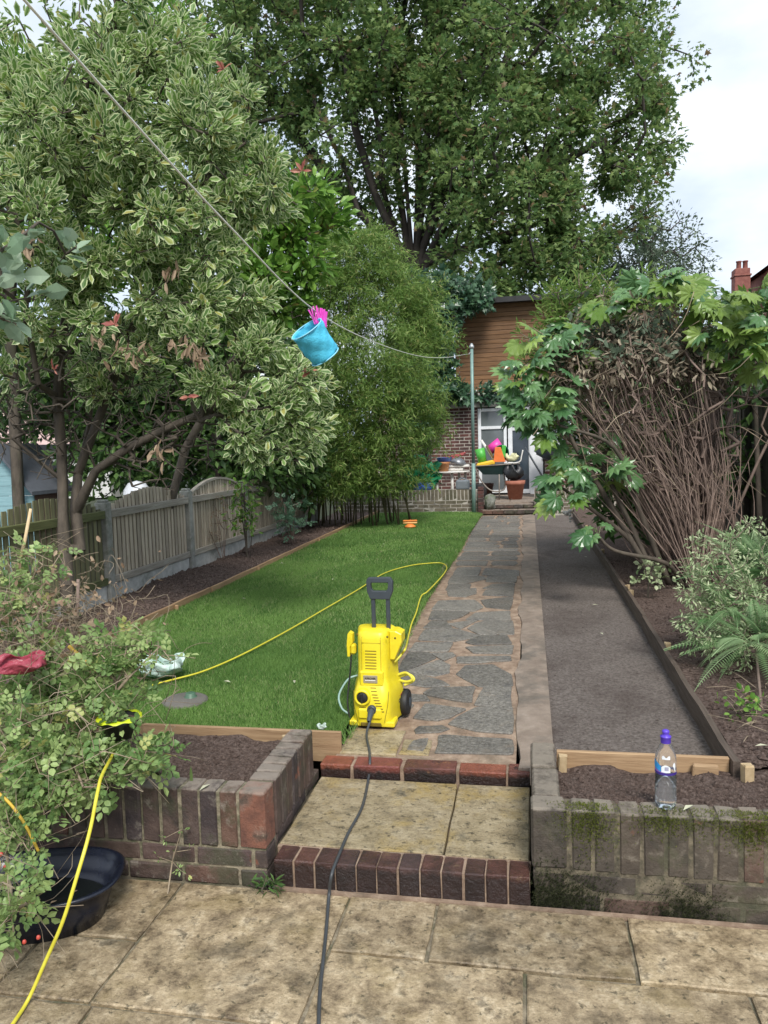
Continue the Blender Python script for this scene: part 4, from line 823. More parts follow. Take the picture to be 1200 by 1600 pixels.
# ------------------------------------------------------------------ variegated tree, near left
b0 = np.array([-3.02, 5.55, .2]); b0 = on(105, 925, .25); b0 = at(105, 915, 6.05)
def P_(*a): return at(*a)
TV = [dict(pts=[b0-[0, 0, .25], b0, P_(100, 860, 6.1), P_(98, 800, 6.1), P_(97, 750, 6.1)]),                                   # 0-4
      dict(pts=[P_(95, 690, 6.1), P_(90, 620, 6.0), P_(95, 540, 5.9), P_(110, 450, 5.8), P_(125, 350, 5.7), P_(135, 230, 5.6), P_(135, 110, 5.5)], parent=4),   # 5-11
      dict(pts=[P_(60, 720, 6.0), P_(20, 685, 5.9), P_(-30, 650, 5.8)], parent=4),
      dict(pts=[P_(125, 860, 6.2), P_(118, 800, 6.25), P_(122, 740, 6.3), P_(140, 660, 6.3), P_(150, 580, 6.2), P_(160, 470, 6.1)], parent=2),
      dict(pts=[P_(150, 735, 6.1), P_(200, 700, 6), P_(260, 670, 5.9), P_(330, 640, 5.8)], parent=16),
      dict(pts=[P_(190, 560, 6), P_(240, 430, 5.8), P_(270, 340, 5.7), P_(330, 280, 5.6)], parent=17),
      dict(pts=[P_(60, 600, 5.7), P_(40, 480, 5.5), P_(50, 380, 5.4)], parent=6)]
LV = [lb(80, 130, 5.5, .45), lb(160, 60, 5.5, .42), lb(230, 70, 5.6, .40), lb(40, 120, 5.5, .2), lb(280, 130, 5.6, .38), lb(330, 190, 5.6, .34), lb(30, 220, 5.4, .45), lb(150, 220, 5.3, .55), lb(250, 240, 5.4, .5), lb(370, 260, 5.6, .32), lb(400, 230, 5.6, .16), lb(340, 110, 5.7, .18), lb(355, 150, 5.7, .12),
      lb(70, 340, 5.3, .5), lb(190, 350, 5.4, .5), lb(310, 340, 5.5, .42), lb(400, 310, 5.7, .26), lb(60, 460, 5.6, .5), lb(200, 470, 5.6, .5), lb(310, 440, 5.6, .35), lb(330, 540, 5.6, .42), lb(420, 530, 5.7, .32), lb(400, 620, 5.6, .36), lb(470, 610, 5.7, .26), lb(490, 660, 5.7, .2), lb(430, 675, 5.6, .24), lb(390, 712, 5.6, .12), lb(460, 540, 5.7, .22), lb(470, 690, 5.7, .13), lb(180, 570, 6, .35), lb(30, 570, 5.9, .3)]
def vextra(t, A, tips):
    tw = MB()
    P, D, Nn = [], [], []
    for (px, py, d) in ((180, 507, 4.6), (85, 578, 4.5), (294, 620, 4.9), (472, 267, 5.5), (350, 108, 5.5), (486, 580, 5.5)):
        c = at(px, py, d)
        tw.tube([c+[.02, .12, -.10], c+[.01, .05, -.04], c], [.004, .003, .002], 5)
        for k in range(rng.integers(4, 8)): a = rng.uniform(-.6, 3.6); P.append(c); D.append(np.array([math.cos(a), -.35, math.sin(a)])+rng.normal(0, .3, 3)); Nn.append(rng.normal(0, .3, 3)+[0, -1, .3])
    tw.build('twig', BARK, t)['kind'] = 'stuff'; leaves('red_shoot', 'long', np.array(P), np.array(D), np.array(Nn), rng.uniform(.03, .095, len(P)), L_RED, t, label='pink-red young leaves')
    P, D, Nn = [], [], []
    for (px, py, d) in ((195, 550, 5.0), (215, 545, 5), (300, 540, 5.1), (310, 555, 5.1), (250, 700, 5.2), (45, 380, 4.8), (160, 520, 5), (270, 420, 5.1), (285, 530, 5.1)):
        c = at(px, py, d)
        for k in range(12): P.append(c+rng.normal(0, .04, 3)); D.append(rng.normal(0, .5, 3)+[0, 0, -1]); Nn.append(rng.normal(0, 1, 3)+[0, -1, 0])
    leaves('withered_leaves', 'long', np.array(P), np.array(D), np.array(Nn), rng.uniform(.05, .1, len(P)), L_DEAD, t, label='brown withered hanging leaves')
tree('variegated_tree', 'tall variegated shrub tree with cream-edged leaves filling the upper left', 'tree', b0, TV, LV, 1750, .16, .003, .06, BARK, L_VARI, 'oval', 14, .10, .080, singles=300, clump=230, pull=(.35, .65), bare=([lb(200, 650, 6, .45), lb(120, 620, 6, .5), lb(300, 660, 5.9, .4), lb(250, 720, 6, .3), lb(60, 680, 6, .4), lb(180, 560, 5.9, .4), lb(340, 600, 5.9, .4), lb(40, 610, 6, .3)], 950), extra=vextra, wob=.35, updir=.5, flat=.8, along=.9)
# large near leaves at the far left edge (a separate shrub by the camera)
b0 = at(-60, 1250, 3.6); b0[2] = .2
tree('pale_leaf_shrub', 'shrub with large grey-green oval leaves at the far left edge', 'shrub', b0, [dict(pts=[b0, at(-90, 900, 3.6), at(-60, 640, 3.6), at(-30, 480, 3.6), at(0, 430, 3.7)])], [lb(10, 400, 3.7, .16), lb(-20, 480, 3.7, .16), lb(30, 470, 3.8, .10), lb(60, 490, 3.9, .05), lb(100, 390, 4.2, .08), lb(-50, 420, 3.6, .2)],
     36, .12, .003, .02, BARK, leafmat('grey_oval_leaf', (.20, .31, .19), (.36, .47, .33), rough=.35, transl=.3), 'round', 4, .06, .095, singles=120, along=1)
# laurel far left top + green backing
b0 = at(20, 700, 10); b0[2] = .1
tree('laurel_tree', 'bright green laurel tree behind the variegated leaves, reaching the top left sky', 'tree', b0, [dict(pts=[b0, at(15, 500, 10), at(20, 300, 10), at(60, 180, 10)])], [lb(25, 125, 10, .55), lb(-40, 140, 10, .7), lb(60, 180, 10, .8), lb(230, 60, 10, .65), lb(285, 60, 10, .45), lb(200, 150, 10, .9), lb(60, 300, 10, 1.3), lb(200, 300, 10, 1.3), lb(60, 450, 10, 1.2), lb(210, 450, 10.5, 1.2), lb(330, 330, 10.5, .8)],
     620, .3, .006, .08, BARK, L_LIME, 'long', 16, .22, .15, updir=.7, clump=90)
b0 = at(330, 800, 11); b0[2] = .1
tree('dark_shrub', 'dense dark green shrub hanging over the fence behind the variegated tree', 'shrub', b0, [dict(pts=[b0, at(340, 650, 11), at(330, 500, 11)])], [lb(330, 440, 11, 1.0), lb(400, 560, 11, .9), lb(300, 560, 11, 1.0), lb(340, 660, 11, .8), lb(430, 680, 11.5, .7), lb(260, 680, 11, .6), lb(380, 720, 11, .5), lb(470, 730, 12.5, .6), lb(160, 600, 11, .9), lb(450, 740, 11.5, .35), lb(110, 560, 12, .9), lb(200, 620, 11, .7), lb(40, 600, 11, .8), lb(120, 660, 11.5, .5), lb(210, 700, 11, .5), lb(270, 610, 11, .7), lb(20, 640, 12, .5), lb(160, 745, 10.6, .35), lb(250, 745, 11, .35), lb(320, 740, 11.5, .35), lb(120, 715, 10.8, .3)],
     1050, .3, .006, .10, BARKD, L_DARK, 'diamond', 17, .24, .15, updir=.7)
b0 = at(95, 800, 9); b0[2] = .1
# glossy green shrub right of the variegated tree
b0 = at(225, 820, 8.6); b0[2] = .1
def lextra(t, A, tips): pass
tree('glossy_shrub', 'glossy plain green shrub between the variegated tree and the bamboo', 'shrub', b0, [dict(pts=[b0, at(290, 700, 8.6), at(370, 560, 8.3), at(430, 430, 7.8)])], [lb(450, 330, 7.6, .38), lb(500, 320, 7.6, .22), lb(420, 380, 7.6, .4), lb(490, 390, 7.6, .32), lb(440, 450, 7.6, .4), lb(480, 470, 7.8, .22), lb(520, 350, 7.6, .12), lb(400, 300, 7.7, .3), lb(390, 470, 7.8, .4)],
     330, .2, .004, .05, BARK, L_LIME, 'oval', 12, .13, .115, singles=220, updir=.7, along=.8, clump=50)
# ------------------------------------------------------------------ bamboo
def bamboo():
    b0 = at(560, 790, 13.6); b0[2] = .22; t = thing('bamboo_clump', 'tall feathery bamboo clump at the far left corner of the lawn', 'bamboo', tuple(b0)); C = MB(); cane_tips = []
    lob = [lb(560, 430, 13, .75), lb(540, 400, 13, .5), lb(520, 480, 13, .7), lb(620, 480, 13, .7), lb(660, 520, 13, .45), lb(590, 560, 12.6, .9), lb(510, 570, 13, .7), lb(640, 600, 12.6, .6), lb(560, 650, 12.6, .85), lb(640, 660, 12.8, .5), lb(500, 670, 13, .6), lb(600, 710, 12.8, .6), lb(540, 730, 12.8, .5), lb(660, 480, 13.2, .4), lb(640, 720, 13, .25), lb(675, 690, 13, .25), lb(500, 740, 13, .35), lb(595, 370, 13.2, .22), lb(580, 390, 13, .4), lb(600, 440, 13.4, .5), lb(510, 440, 13.4, .5), lb(520, 765, 12.9, .35, .4, .22), lb(590, 760, 12.9, .4, .4, .2), lb(640, 755, 13, .25, .3, .15), lb(610, 395, 13, .16), lb(655, 455, 13, .18), lb(540, 360, 13.2, .18), lb(700, 540, 13, .14), lb(685, 650, 12.8, .18), lb(505, 395, 13, .25)]
    P, D, Nn = [], [], []
    attr = lobe_pts(lob, 2100, .25)
    for i in range(46):
        x = b0[0]+random.uniform(-1.15, 1.0); y = b0[1]+random.uniform(-.3, .7); tgt = attr[random.randrange(len(attr))]
        p0 = np.array([x, y, .2]); m = (p0+tgt)/2+[0, 0, .5]; m[0] = x*.75+tgt[0]*.25
        C.tube(catmull([p0, m*.5+p0*.5+[0, 0, .1], m, tgt], 4), [.016*(1-.06*k) for k in range(13)], 5)
        cane_tips.append(tgt)
    C.build('cane', CANE, t)['kind'] = 'stuff'
    for a in attr:
        dd = rng.normal(0, 1, 3); dd[2] = abs(dd[2])*.4-.1; dd /= np.linalg.norm(dd)
        for k in range(40):
            u = rng.random(); P.append(a+dd*u*.38+rng.normal(0, .045, 3)+[0, 0, -.1*u*u]); D.append(dd*.7+rng.normal(0, .7, 3)+[0, 0, -.35]); Nn.append(rng.normal(0, .7, 3)+[0, 0, .9])
    n = len(P); leaves('foliage', 'blade', np.array(P), np.array(D), np.array(Nn), rng.uniform(.07, .14, n), L_BAMB, t)
bamboo()
# ------------------------------------------------------------------ ivy on the corner of the building
def ivy():
    b0 = np.array([-2.3, 18.0, .4]); t = thing('ivy', 'dark large-leaved ivy climbing over the corner of the timber clad storey', 'ivy', tuple(b0))
    lobes = [((-1.95, 17.9, 4.6), (.5, .35, .35)), ((-1.55, 18.1, 5.0), (.7, .4, .3)), ((-1.2, 18.1, 4.95), (.5, .3, .22)), ((-2.1, 17.9, 4.0), (.42, .3, .5)), ((-2.1, 17.9, 3.4), (.4, .3, .5)), ((-1.95, 17.9, 2.9), (.45, .3, .25)), ((-1.3, 18.0, 2.75), (.8, .18, .10)), ((-2.5, 17.9, 2.7), (.5, .3, .3)), ((-2.7, 17.9, 3.6), (.5, .3, .8)), ((.2, 18.0, 2.74), (.7, .15, .07)), ((-2.5, 17.9, 2.2), (.3, .15, .5)), ((-2.2, 18.1, 5.2), (.6, .4, .3))]
    attr = lobe_pts(lobes, 420, .3); A, par, tips = grow([dict(pts=[b0, b0+[0, .05, 1.3], b0+[.1, .1, 2.3]])], attr, .25, .3); R = radii(A, par, tips, .005, .05)
    branches('stem', A, par, R, BARKD, t, sides=4); P, D, Nn = tipleaves(A, tips, 13, .2, .5, updir=.4); Nn[:, 1] -= .9
    leaves('foliage', 'maple', P, D, Nn, rng.uniform(.10, .22, len(P)), L_IVY, t, singles=200)
ivy()
# ------------------------------------------------------------------ right thicket: bare brown stems
def thicket():
    b0 = np.array([1.55, 7.6, .25]); t = thing('bare_shrub', 'dense thicket of bare reddish-brown stems with withered leaves right of the path', 'shrub', tuple(b0))
    roots = []
    for i in range(16):
        q = np.array([1.62+random.gauss(0, .16), 7.6+random.gauss(0, .25), .22]); k = q+[random.gauss(-.1, .12), random.gauss(0, .1), .55]; roots.append([q, (q+k)/2, k])
    lobes = [lb(930, 545, 7.0, .38), lb(1000, 545, 7.0, .42), lb(1080, 545, 7.2, .36), lb(880, 600, 6.9, .35), lb(960, 610, 6.9, .5), lb(1050, 610, 7.0, .5), lb(1120, 590, 7.3, .4), lb(900, 680, 6.9, .3), lb(1000, 700, 7.0, .45), lb(1090, 700, 7.2, .45), lb(1060, 780, 7.2, .3), lb(1000, 560, 7.4, .45), lb(1100, 560, 7.6, .3), lb(930, 640, 7.5, .4)]
    attr = lobe_pts(lobes, 900, .15); A, par, tips = grow([dict(pts=r) for r in roots], attr, .16, .28, .9); R = radii(A, par, tips, .0042, .05); R = np.minimum(R, .02)
    branches('stem', A, par, R, BARKR, t, sides=4)
    # long straight suckers
    b = MB()
    for i in range(300):
        q = roots[random.randrange(16)][0]; tg = attr[random.randrange(len(attr))]+rng.normal(0, .08, 3); m = q*.5+tg*.5; m = m+[random.gauss(.06, .14), random.gauss(0, .14), random.gauss(.0, .14)]
        pts = catmull([q, m, tg], 5); b.tube(pts, [random.uniform(.0035, .0085)*(1-.05*j) for j in range(len(pts))], 4)
    b.build('sucker', BARKR, t)['kind'] = 'stuff'
    b = MB()
    for i in range(330):
        tg = attr[random.randrange(len(attr))]; dd = rng.normal(0, 1, 3); dd /= np.linalg.norm(dd); le = random.uniform(.15, .6); m = tg+dd*le*.5+rng.normal(0, .04, 3); b.tube(catmull([tg, m, tg+dd*le], 3), random.uniform(.0022, .0045), 4)
    b.build('broken_twig', BARKP, t)['kind'] = 'stuff'
    up2 = [q for q in tips if project(A[q[0]])[1] < 590]
    P, D, Nn = tipleaves(A, up2, 11, .14, .8, updir=.2); leaves('withered_leaves', 'long', P, D, Nn, rng.uniform(.05, .10, len(P)), L_DEAD2, t)
    up3 = [q for q in tips if project(A[q[0]])[1] < 560]
    P, D, Nn = tipleaves(A, up3, 6, .16, .3, updir=.6); leaves('live_leaves', 'oval', P, D, Nn, rng.uniform(.05, .10, len(P)), L_GREY, t)
L_DEAD2 = leafmat('dead_grey_leaf', (.12, .09, .065), (.34, .29, .21), rough=.85, transl=.15)
thicket()
# a pruned small tree at the right edge in front of the fence
b0 = at(1110, 900, 7.4); b0[2] = .25
TP = [dict(pts=[b0, b0+[.0, 0, .3], b0+[.02, 0, .55]]), dict(pts=[at(1150, 800, 7.2), at(1185, 720, 7.1), at(1215, 660, 7)], parent=2), dict(pts=[at(1105, 780, 7.3), at(1100, 700, 7.3), at(1120, 600, 7.3), at(1130, 540, 7.3)], parent=2), dict(pts=[at(1080, 790, 7.4), at(1062, 740, 7.4), at(1075, 640, 7.4)], parent=2)]
tree('pruned_tree', 'small pruned tree with forked grey-brown trunk in front of the dark right fence', 'tree', b0, TP, [lb(1160, 560, 7.2, .4), lb(1190, 520, 7.2, .4), lb(1130, 520, 7.2, .35)], 90, .2, .005, .075, BARKR, L_DARK, 'oval', 7, .12, .10, bare=([lb(1150, 650, 7.2, .4), lb(1100, 640, 7.3, .35)], 60))
# feathery shrub on top of the thicket
b0 = np.array([1.35, 8.9, .25])
tree('willowy_shrub', 'yellow-green willowy shrub rising above the left of the brown thicket', 'shrub', b0, [dict(pts=[b0, at(960, 740, 8.8), at(915, 600, 8.7), at(905, 480, 8.6)])], [lb(900, 460, 8.5, .28), lb(870, 480, 8.5, .2), lb(935, 450, 8.5, .2), lb(870, 450, 8.5, .1), lb(930, 490, 8.5, .3), lb(860, 510, 8.5, .22), lb(845, 540, 8.4, .16), lb(1010, 470, 8.6, .3), lb(1060, 480, 8.6, .3), lb(815, 520, 8.4, .12), lb(830, 560, 8.3, .14)],
     190, .16, .003, .03, BARKR, L_BAMB, 'lance2', 15, .13, .10, updir=.5)
# ------------------------------------------------------------------ fatsia: every large palmate leaf is its own part
def fatsia(name, label, base, stems, heads, m=L_FATS, m2=L_FATL, bright=.25, sizes=(.24, .40)):
    t = thing(name, label, 'shrub', tuple(base))
    for st in stems:
        pts = catmull(st[0], 5); n = len(pts); MB().tube(pts, [st[1]*(1-.6*k/(n-1)) for k in range(n)], 7).build('stem', BARK, t)
    P, D, Nn, Sz, B = [], [], [], [], []; pet = MB()
    for (px, py, d, n, r) in heads:
        c = at(px, py, d)
        for k in range(int(n*1.6)):
            dd = rng.normal(0, 1, 3); dd[2] = abs(dd[2])*.5-.1; dd[1] -= .35; dd /= np.linalg.norm(dd); p = c+dd*r*rng.uniform(.5, 1.1)
            pet.tube([c-[0, 0, .04], (c+p)/2+[0, 0, .02], p], .0035, 4, cap=False)
            P.append(p); D.append(dd+[0, 0, rng.uniform(-1.3, -.2)]); Nn.append(np.array([0, -.5, 1])+rng.normal(0, .6, 3)); Sz.append(rng.uniform(*sizes)); B.append(rng.random() < bright)
    pet.build('petiole', GSTEM, t)['kind'] = 'stuff'
    P, D, Nn, Sz, B = map(np.array, (P, D, Nn, Sz, B))
    for f, mm in ((~B, m), (B, m2)):
        if f.any(): leaves('foliage', 'fatsia', P[f], D[f], Nn[f], Sz[f], mm, t, singles=150)
f0 = np.array([1.15, 7.2, .25])
fatsia('fatsia_shrub', 'glossy fatsia with big lobed leaves hanging over the path in front of the white door', f0,
       [([f0, at(960, 800, 7), at(900, 700, 6.9), at(855, 610, 6.8)], .035), ([f0+[.1, .1, 0], at(1000, 800, 6.9), at(960, 700, 6.7), at(875, 665, 6.5)], .03), ([f0, at(990, 850, 7), at(930, 800, 6.9), at(875, 760, 6.7)], .03), ([f0+[.2, 0, 0], at(1040, 880, 6.6), at(960, 860, 6.5), at(930, 830, 6.5)], .026), ([f0, at(900, 640, 7), at(850, 540, 7)], .025)],
       [(850, 530, 6.9, 8, .20), (830, 570, 6.8, 7, .16), (890, 510, 7, 7, .2), (815, 600, 6.7, 7, .14), (850, 625, 6.7, 9, .2), (880, 590, 6.8, 8, .2), (820, 650, 6.7, 7, .14), (860, 675, 6.7, 7, .16), (845, 640, 6.6, 6, .15), (900, 560, 7, 6, .2), (885, 745, 6.6, 4, .12), (885, 775, 6.5, 4, .13), (910, 730, 6.6, 5, .14), (945, 750, 6.8, 5, .16), (930, 700, 7, 5, .16), (935, 830, 6.5, 3, .08)], bright=.12, sizes=(.13, .25))
f1 = np.array([2.2, 7.9, .25])
fatsia('fatsia_shrub', 'fatsia with sunlit yellow-green leaf colour topping the thicket below the brick chimney', f1,
       [([f1, at(1120, 740, 8), at(1130, 600, 7.8), at(1150, 500, 7.6)], .035), ([f1, at(1060, 650, 8), at(1040, 540, 7.8), at(1030, 470, 7.6)], .03), ([f1, at(1180, 600, 7.8), at(1190, 520, 7.6)], .03)],
       [(1140, 465, 6.6, 10, .22), (1180, 470, 6.6, 8, .2), (1100, 480, 6.7, 8, .2), (1035, 445, 6.8, 9, .17), (1060, 470, 6.7, 6, .17), (1000, 470, 6.8, 6, .15), (960, 480, 6.8, 4, .14), (1180, 520, 6.6, 8, .2), (1150, 550, 6.6, 6, .18), (1195, 570, 6.6, 6, .16), (1125, 520, 6.6, 6, .16), (1190, 500, 6.6, 6, .2)], bright=.6, sizes=(.15, .27))  # larger share of bright leaves puts the sunlit look into the leaf colour
# small ornamental things at the base of the thicket
def stemlet(name, label, cat, base, hh, n, leafm, kind, size, spread=.12, per=9, cane=.004, singles=60, bark=BARK, lean=.15, group=None):
    t = thing(name, label, cat, tuple(base), group=group); tr_ = []; at_ = []; lean = min(lean, hh*.35)
    for i in range(n):
        q = np.array(base)+[random.gauss(0, spread*.25), random.gauss(0, spread*.25), 0]; tp = q+[random.gauss(0, lean), random.gauss(0, lean), hh*random.uniform(.7, 1.05)]
        tr_.append(dict(pts=[q, (q+tp)/2+rng.normal(0, .02, 3), tp]))
        for k in range(per): u = random.uniform(.35, 1); at_.append(q*(1-u)+tp*u+rng.normal(0, spread, 3)*[1, 1, .6])
    A, par, tips = grow(tr_, np.array(at_), .06, .3); R = radii(A, par, tips, cane*.45, cane*1.8); branches('stem', A, par, R, bark, t, sides=4)
    P, D, Nn = tipleaves(A, tips, 5, spread*.5); leaves('foliage', kind, P, D, Nn, rng.uniform(.7, 1.2, len(P))*size, leafm, t, singles); return t
stemlet('rose_bush', 'small rose bush growing in the bed against the left fence', 'rose bush', on(455, 848, .25), .55, 5, leafmat('blue_green_leaf', (.09, .19, .11), (.2, .33, .21), rough=.45), 'rose', .10, spread=.11, per=7, cane=.007, bark=BARKR, lean=.13)
stemlet('climbing_sapling', 'thin leafy sapling climbing the third fence post', 'sapling', on(382, 870, .25)+np.array([.05, 0, 0]), 1.15, 4, L_LIME, 'oval', .07, spread=.10, per=14, cane=.007, lean=.05)
stemlet('dry_sapling', 'bare reddish twiggy sapling against the pale arched fence panel', 'sapling', on(350, 872, .25), .75, 5, L_DEAD, 'oval', .03, spread=.07, per=5, cane=.005, bark=BARKR, lean=.08, singles=10)
b0 = np.array([1.75, 9.2, .25])
tree('dark_shrub', 'dark leafy undergrowth behind the lower stems of the brown thicket', 'shrub', b0, [dict(pts=[b0, b0+[0, 0, .6]])], [lb(930, 700, 9, .45), lb(1000, 740, 9, .5), lb(1060, 700, 9, .5), lb(980, 800, 8.6, .35), lb(1120, 720, 9, .5), lb(1000, 620, 9, .5), lb(900, 650, 9.2, .35), lb(1080, 600, 9, .5)], 330, .2, .004, .04, BARKD, L_DARK, 'diamond', 16, .2, .14)
stemlet('variegated_sprout', 'small pale variegated sprout at the foot of the brown thicket', 'plant', at(1015, 880, 6.6)*[1, 1, 0]+[0, 0, .22], .42, 3, L_PALE, 'round', .05, spread=.07, per=6)
stemlet('seedling', 'small green seedling in the dark bed below the fern', 'plant', on(1160, 1120, .24), .07, 4, L_LIME, 'round', .035, spread=.05, per=4, cane=.002)
stemlet('seedling', 'small round-leaved seedling on the left planter soil by the wall edge', 'plant', on(212, 1212, .33), .03, 3, L_ROSE, 'round', .04, spread=.03, per=3, cane=.0015)
stemlet('wall_weed', 'thin dried weed growing at the foot of the left planter wall', 'plant', on(272, 1390, 0)+np.array([0, -.02, 0]), .26, 1, L_ROSE, 'oval', .018, spread=.035, per=7, cane=.0022, lean=.03, bark=BARKP)
stemlet('wall_weed', 'tiny weed in the corner where the left wall meets the lower step', 'plant', on(425, 1390, 0)+np.array([-.01, -.02, 0]), .06, 3, L_DARK, 'lance2', .04, spread=.03, per=4, cane=.0015)
t = thing('sprout', 'pale green upright sprout in the left planter near the wall top', 'plant', tuple(on(299, 1222, .34)))
q = on(299, 1226, .335); b = MB(); b.add([q+[-.006, 0, 0], q+[.006, 0, 0], q+[.008, 0, .04], q+[.002, .0, .075], q+[-.005, 0, .045]], [(0, 1, 2, 4), (4, 2, 3)]); b.build('leaf', GSTEM, t)
# ------------------------------------------------------------------ fern and pale shrub, right
def fern(label, base, n, lr, tilt=(.4, 1.1), azr=(0, 2*PI), wid=.15):
    t = thing('fern', label, 'fern', tuple(base), group='ferns at the right edge'); key = 'frond%.2f' % wid
    if key not in LEAFME:
        V, T, E = [], [], []; n_ = 28
        for i in range(n_):
            x = .10+.88*i/n_; hw_ = wid*math.sin(PI*min(1, (i+2)/(n_+1)))**.7*(1.05-.5*i/n_); zf = lambda q: .30*q-.42*q*q; z = zf(x)
            for s in (-1, 1):
                b = len(V); V += [(x, 0, z), (x+hw_*.15+.0075, s*hw_*.45, z+.004), (x+hw_*.38, s*hw_, z-.2*hw_), (x+hw_*.15-.0065, s*hw_*.45, z+.004)]; T += [(b, b+1, b+2), (b, b+2, b+3)] if s > 0 else [(b, b+2, b+1), (b, b+3, b+2)]; E += [0]*4
        for i in range(9):
            x0, x1 = i/9, (i+1)/9; b = len(V); z = lambda x: .30*x-.42*x*x; V += [(x0, -.006, z(x0)+.002), (x0, .006, z(x0)+.002), (x1, .005, z(x1)+.002), (x1, -.005, z(x1)+.002)]; T += [(b, b+1, b+2), (b, b+2, b+3)]; E += [0]*4
        LEAFME[key] = tri_mesh('frond', np.array(V), np.array(T), L_FERN, {'rnd': np.zeros(len(V)), 'edge': np.array(E, float)})
    for i in range(n):
        o = bpy.data.objects.new('frond', LEAFME[key]); COL.objects.link(o); az = random.uniform(*azr); el = random.uniform(*tilt); le = random.uniform(*lr)
        M = Matrix.Translation(Vector(base)+Vector((random.gauss(0, .03), random.gauss(0, .03), 0))) @ Matrix.Rotation(az, 4, 'Z') @ Matrix.Rotation(-el, 4, 'Y') @ Matrix.Rotation(random.uniform(-.4, .4), 4, 'X') @ Matrix.Scale(le, 4)
        o.parent = t; o.matrix_parent_inverse = Matrix.Translation(base).inverted(); o.matrix_basis = M
fern('large pale green fern with arching fronds at the right edge above the dark board', at(1195, 1010, 4.5), 26, (.35, .62), (-.2, 1.2))
fern('upper fern at the right edge with long fronds before the dark fence', at(1200, 900, 4.9), 15, (.4, .65), (.1, 1.2), azr=(1.6, 4.9))
fern('middle fern with short spreading fronds in the pale tangle at the right edge', at(1150, 950, 4.55), 16, (.22, .4), (-.3, 1.2))
fern('light green fern rising just left of the large fern at the right edge', at(1130, 965, 4.7), 18, (.24, .42), (-.1, 1.3))
fern('light green fern against the thicket foot at the right', at(1165, 890, 4.9), 18, (.26, .45), (-.1, 1.2))
fern('lower drooping fern fronds over the right bed', at(1175, 1000, 4.3), 12, (.3, .5), (-.7, .3), azr=(2.0, 5.2))
b0 = on(1190, 1110, .24)
tree('pale_shrub', 'pale cream-green small-leaved shrub tangled with the fern at the right edge', 'shrub', b0, [dict(pts=[b0, at(1180, 1000, 4.6), at(1160, 930, 4.6)]), dict(pts=[at(1130, 910, 4.6), at(1090, 860, 4.6)], parent=2)],
     [lb(1130, 910, 4.6, .20), lb(1100, 930, 4.6, .13), lb(1160, 960, 4.6, .2), lb(1180, 900, 4.6, .18), lb(1080, 880, 4.6, .07), lb(1095, 850, 4.6, .05), lb(1160, 820, 4.7, .06), lb(1060, 915, 4.6, .04), lb(1120, 870, 4.6, .09), lb(1100, 990, 4.5, .12), lb(1150, 1010, 4.5, .16), lb(1190, 970, 4.5, .18), lb(1140, 850, 4.7, .08), lb(1185, 830, 4.8, .1), lb(1080, 930, 4.6, .06), lb(1070, 975, 4.5, .05), lb(1135, 1060, 4.4, .06), lb(1110, 1100, 4.3, .04)], 230, .07, .0015, .008, BARKR, L_PALE, 'long', 19, .045, .030, singles=150, wob=.4)
# dry stalks at the foot of the fern
b = MB()
for i in range(40):
    q = on(random.uniform(1140, 1230), random.uniform(1070, 1150), .26); dd = rng.normal(0, 1, 3)*[1, .7, .25]; dd[2] = abs(dd[2]); b.tube([q, q+dd*.06+[0, 0, .01], q+dd*.13], .0018, 4)
o = b.build('dry_stalks', BARKP); stuff(o, 'pale dry stalks lying under the fern at the right edge', 'stalks')
# ------------------------------------------------------------------ rose bush, near left
b0 = np.array([-1.95, 3.0, .3])
TRS = [dict(pts=[b0, at(60, 1150, 3.1), at(50, 1050, 3.1), at(60, 960, 3.1)]), dict(pts=[b0+[.1, -.1, 0], at(140, 1130, 2.95), at(200, 1060, 2.95), at(250, 1010, 3.0)]), dict(pts=[b0+[-.1, -.1, 0], at(20, 1250, 2.7), at(10, 1330, 2.5), at(20, 1420, 2.3)]), dict(pts=[b0+[0, -.1, .1], at(110, 1180, 2.8), at(130, 1230, 2.6)])]
LRS = [lb(25, 895, 3.3, .10), lb(70, 880, 3.3, .06), lb(40, 960, 3.2, .13), lb(20, 1080, 3.1, .2), lb(90, 1045, 3.1, .14), lb(170, 1030, 3.0, .10), lb(215, 1010, 3.0, .07), lb(165, 1075, 3.0, .13), lb(240, 1000, 3.0, .05), lb(60, 1140, 3.0, .2), lb(140, 1130, 2.9, .17), lb(170, 1185, 2.85, .10), lb(225, 1180, 2.8, .07), lb(240, 1180, 2.8, .05), lb(100, 1195, 2.8, .15), lb(150, 1205, 2.7, .08), lb(30, 1230, 2.7, .15), lb(5, 1320, 2.5, .10), lb(35, 1330, 2.45, .04), lb(10, 1410, 2.3, .1), lb(25, 1440, 2.25, .05), lb(10, 1170, 2.7, .2), lb(70, 1260, 2.6, .05), lb(275, 1025, 3.0, .04), lb(190, 985, 3.1, .03), lb(95, 870, 3.4, .04)]
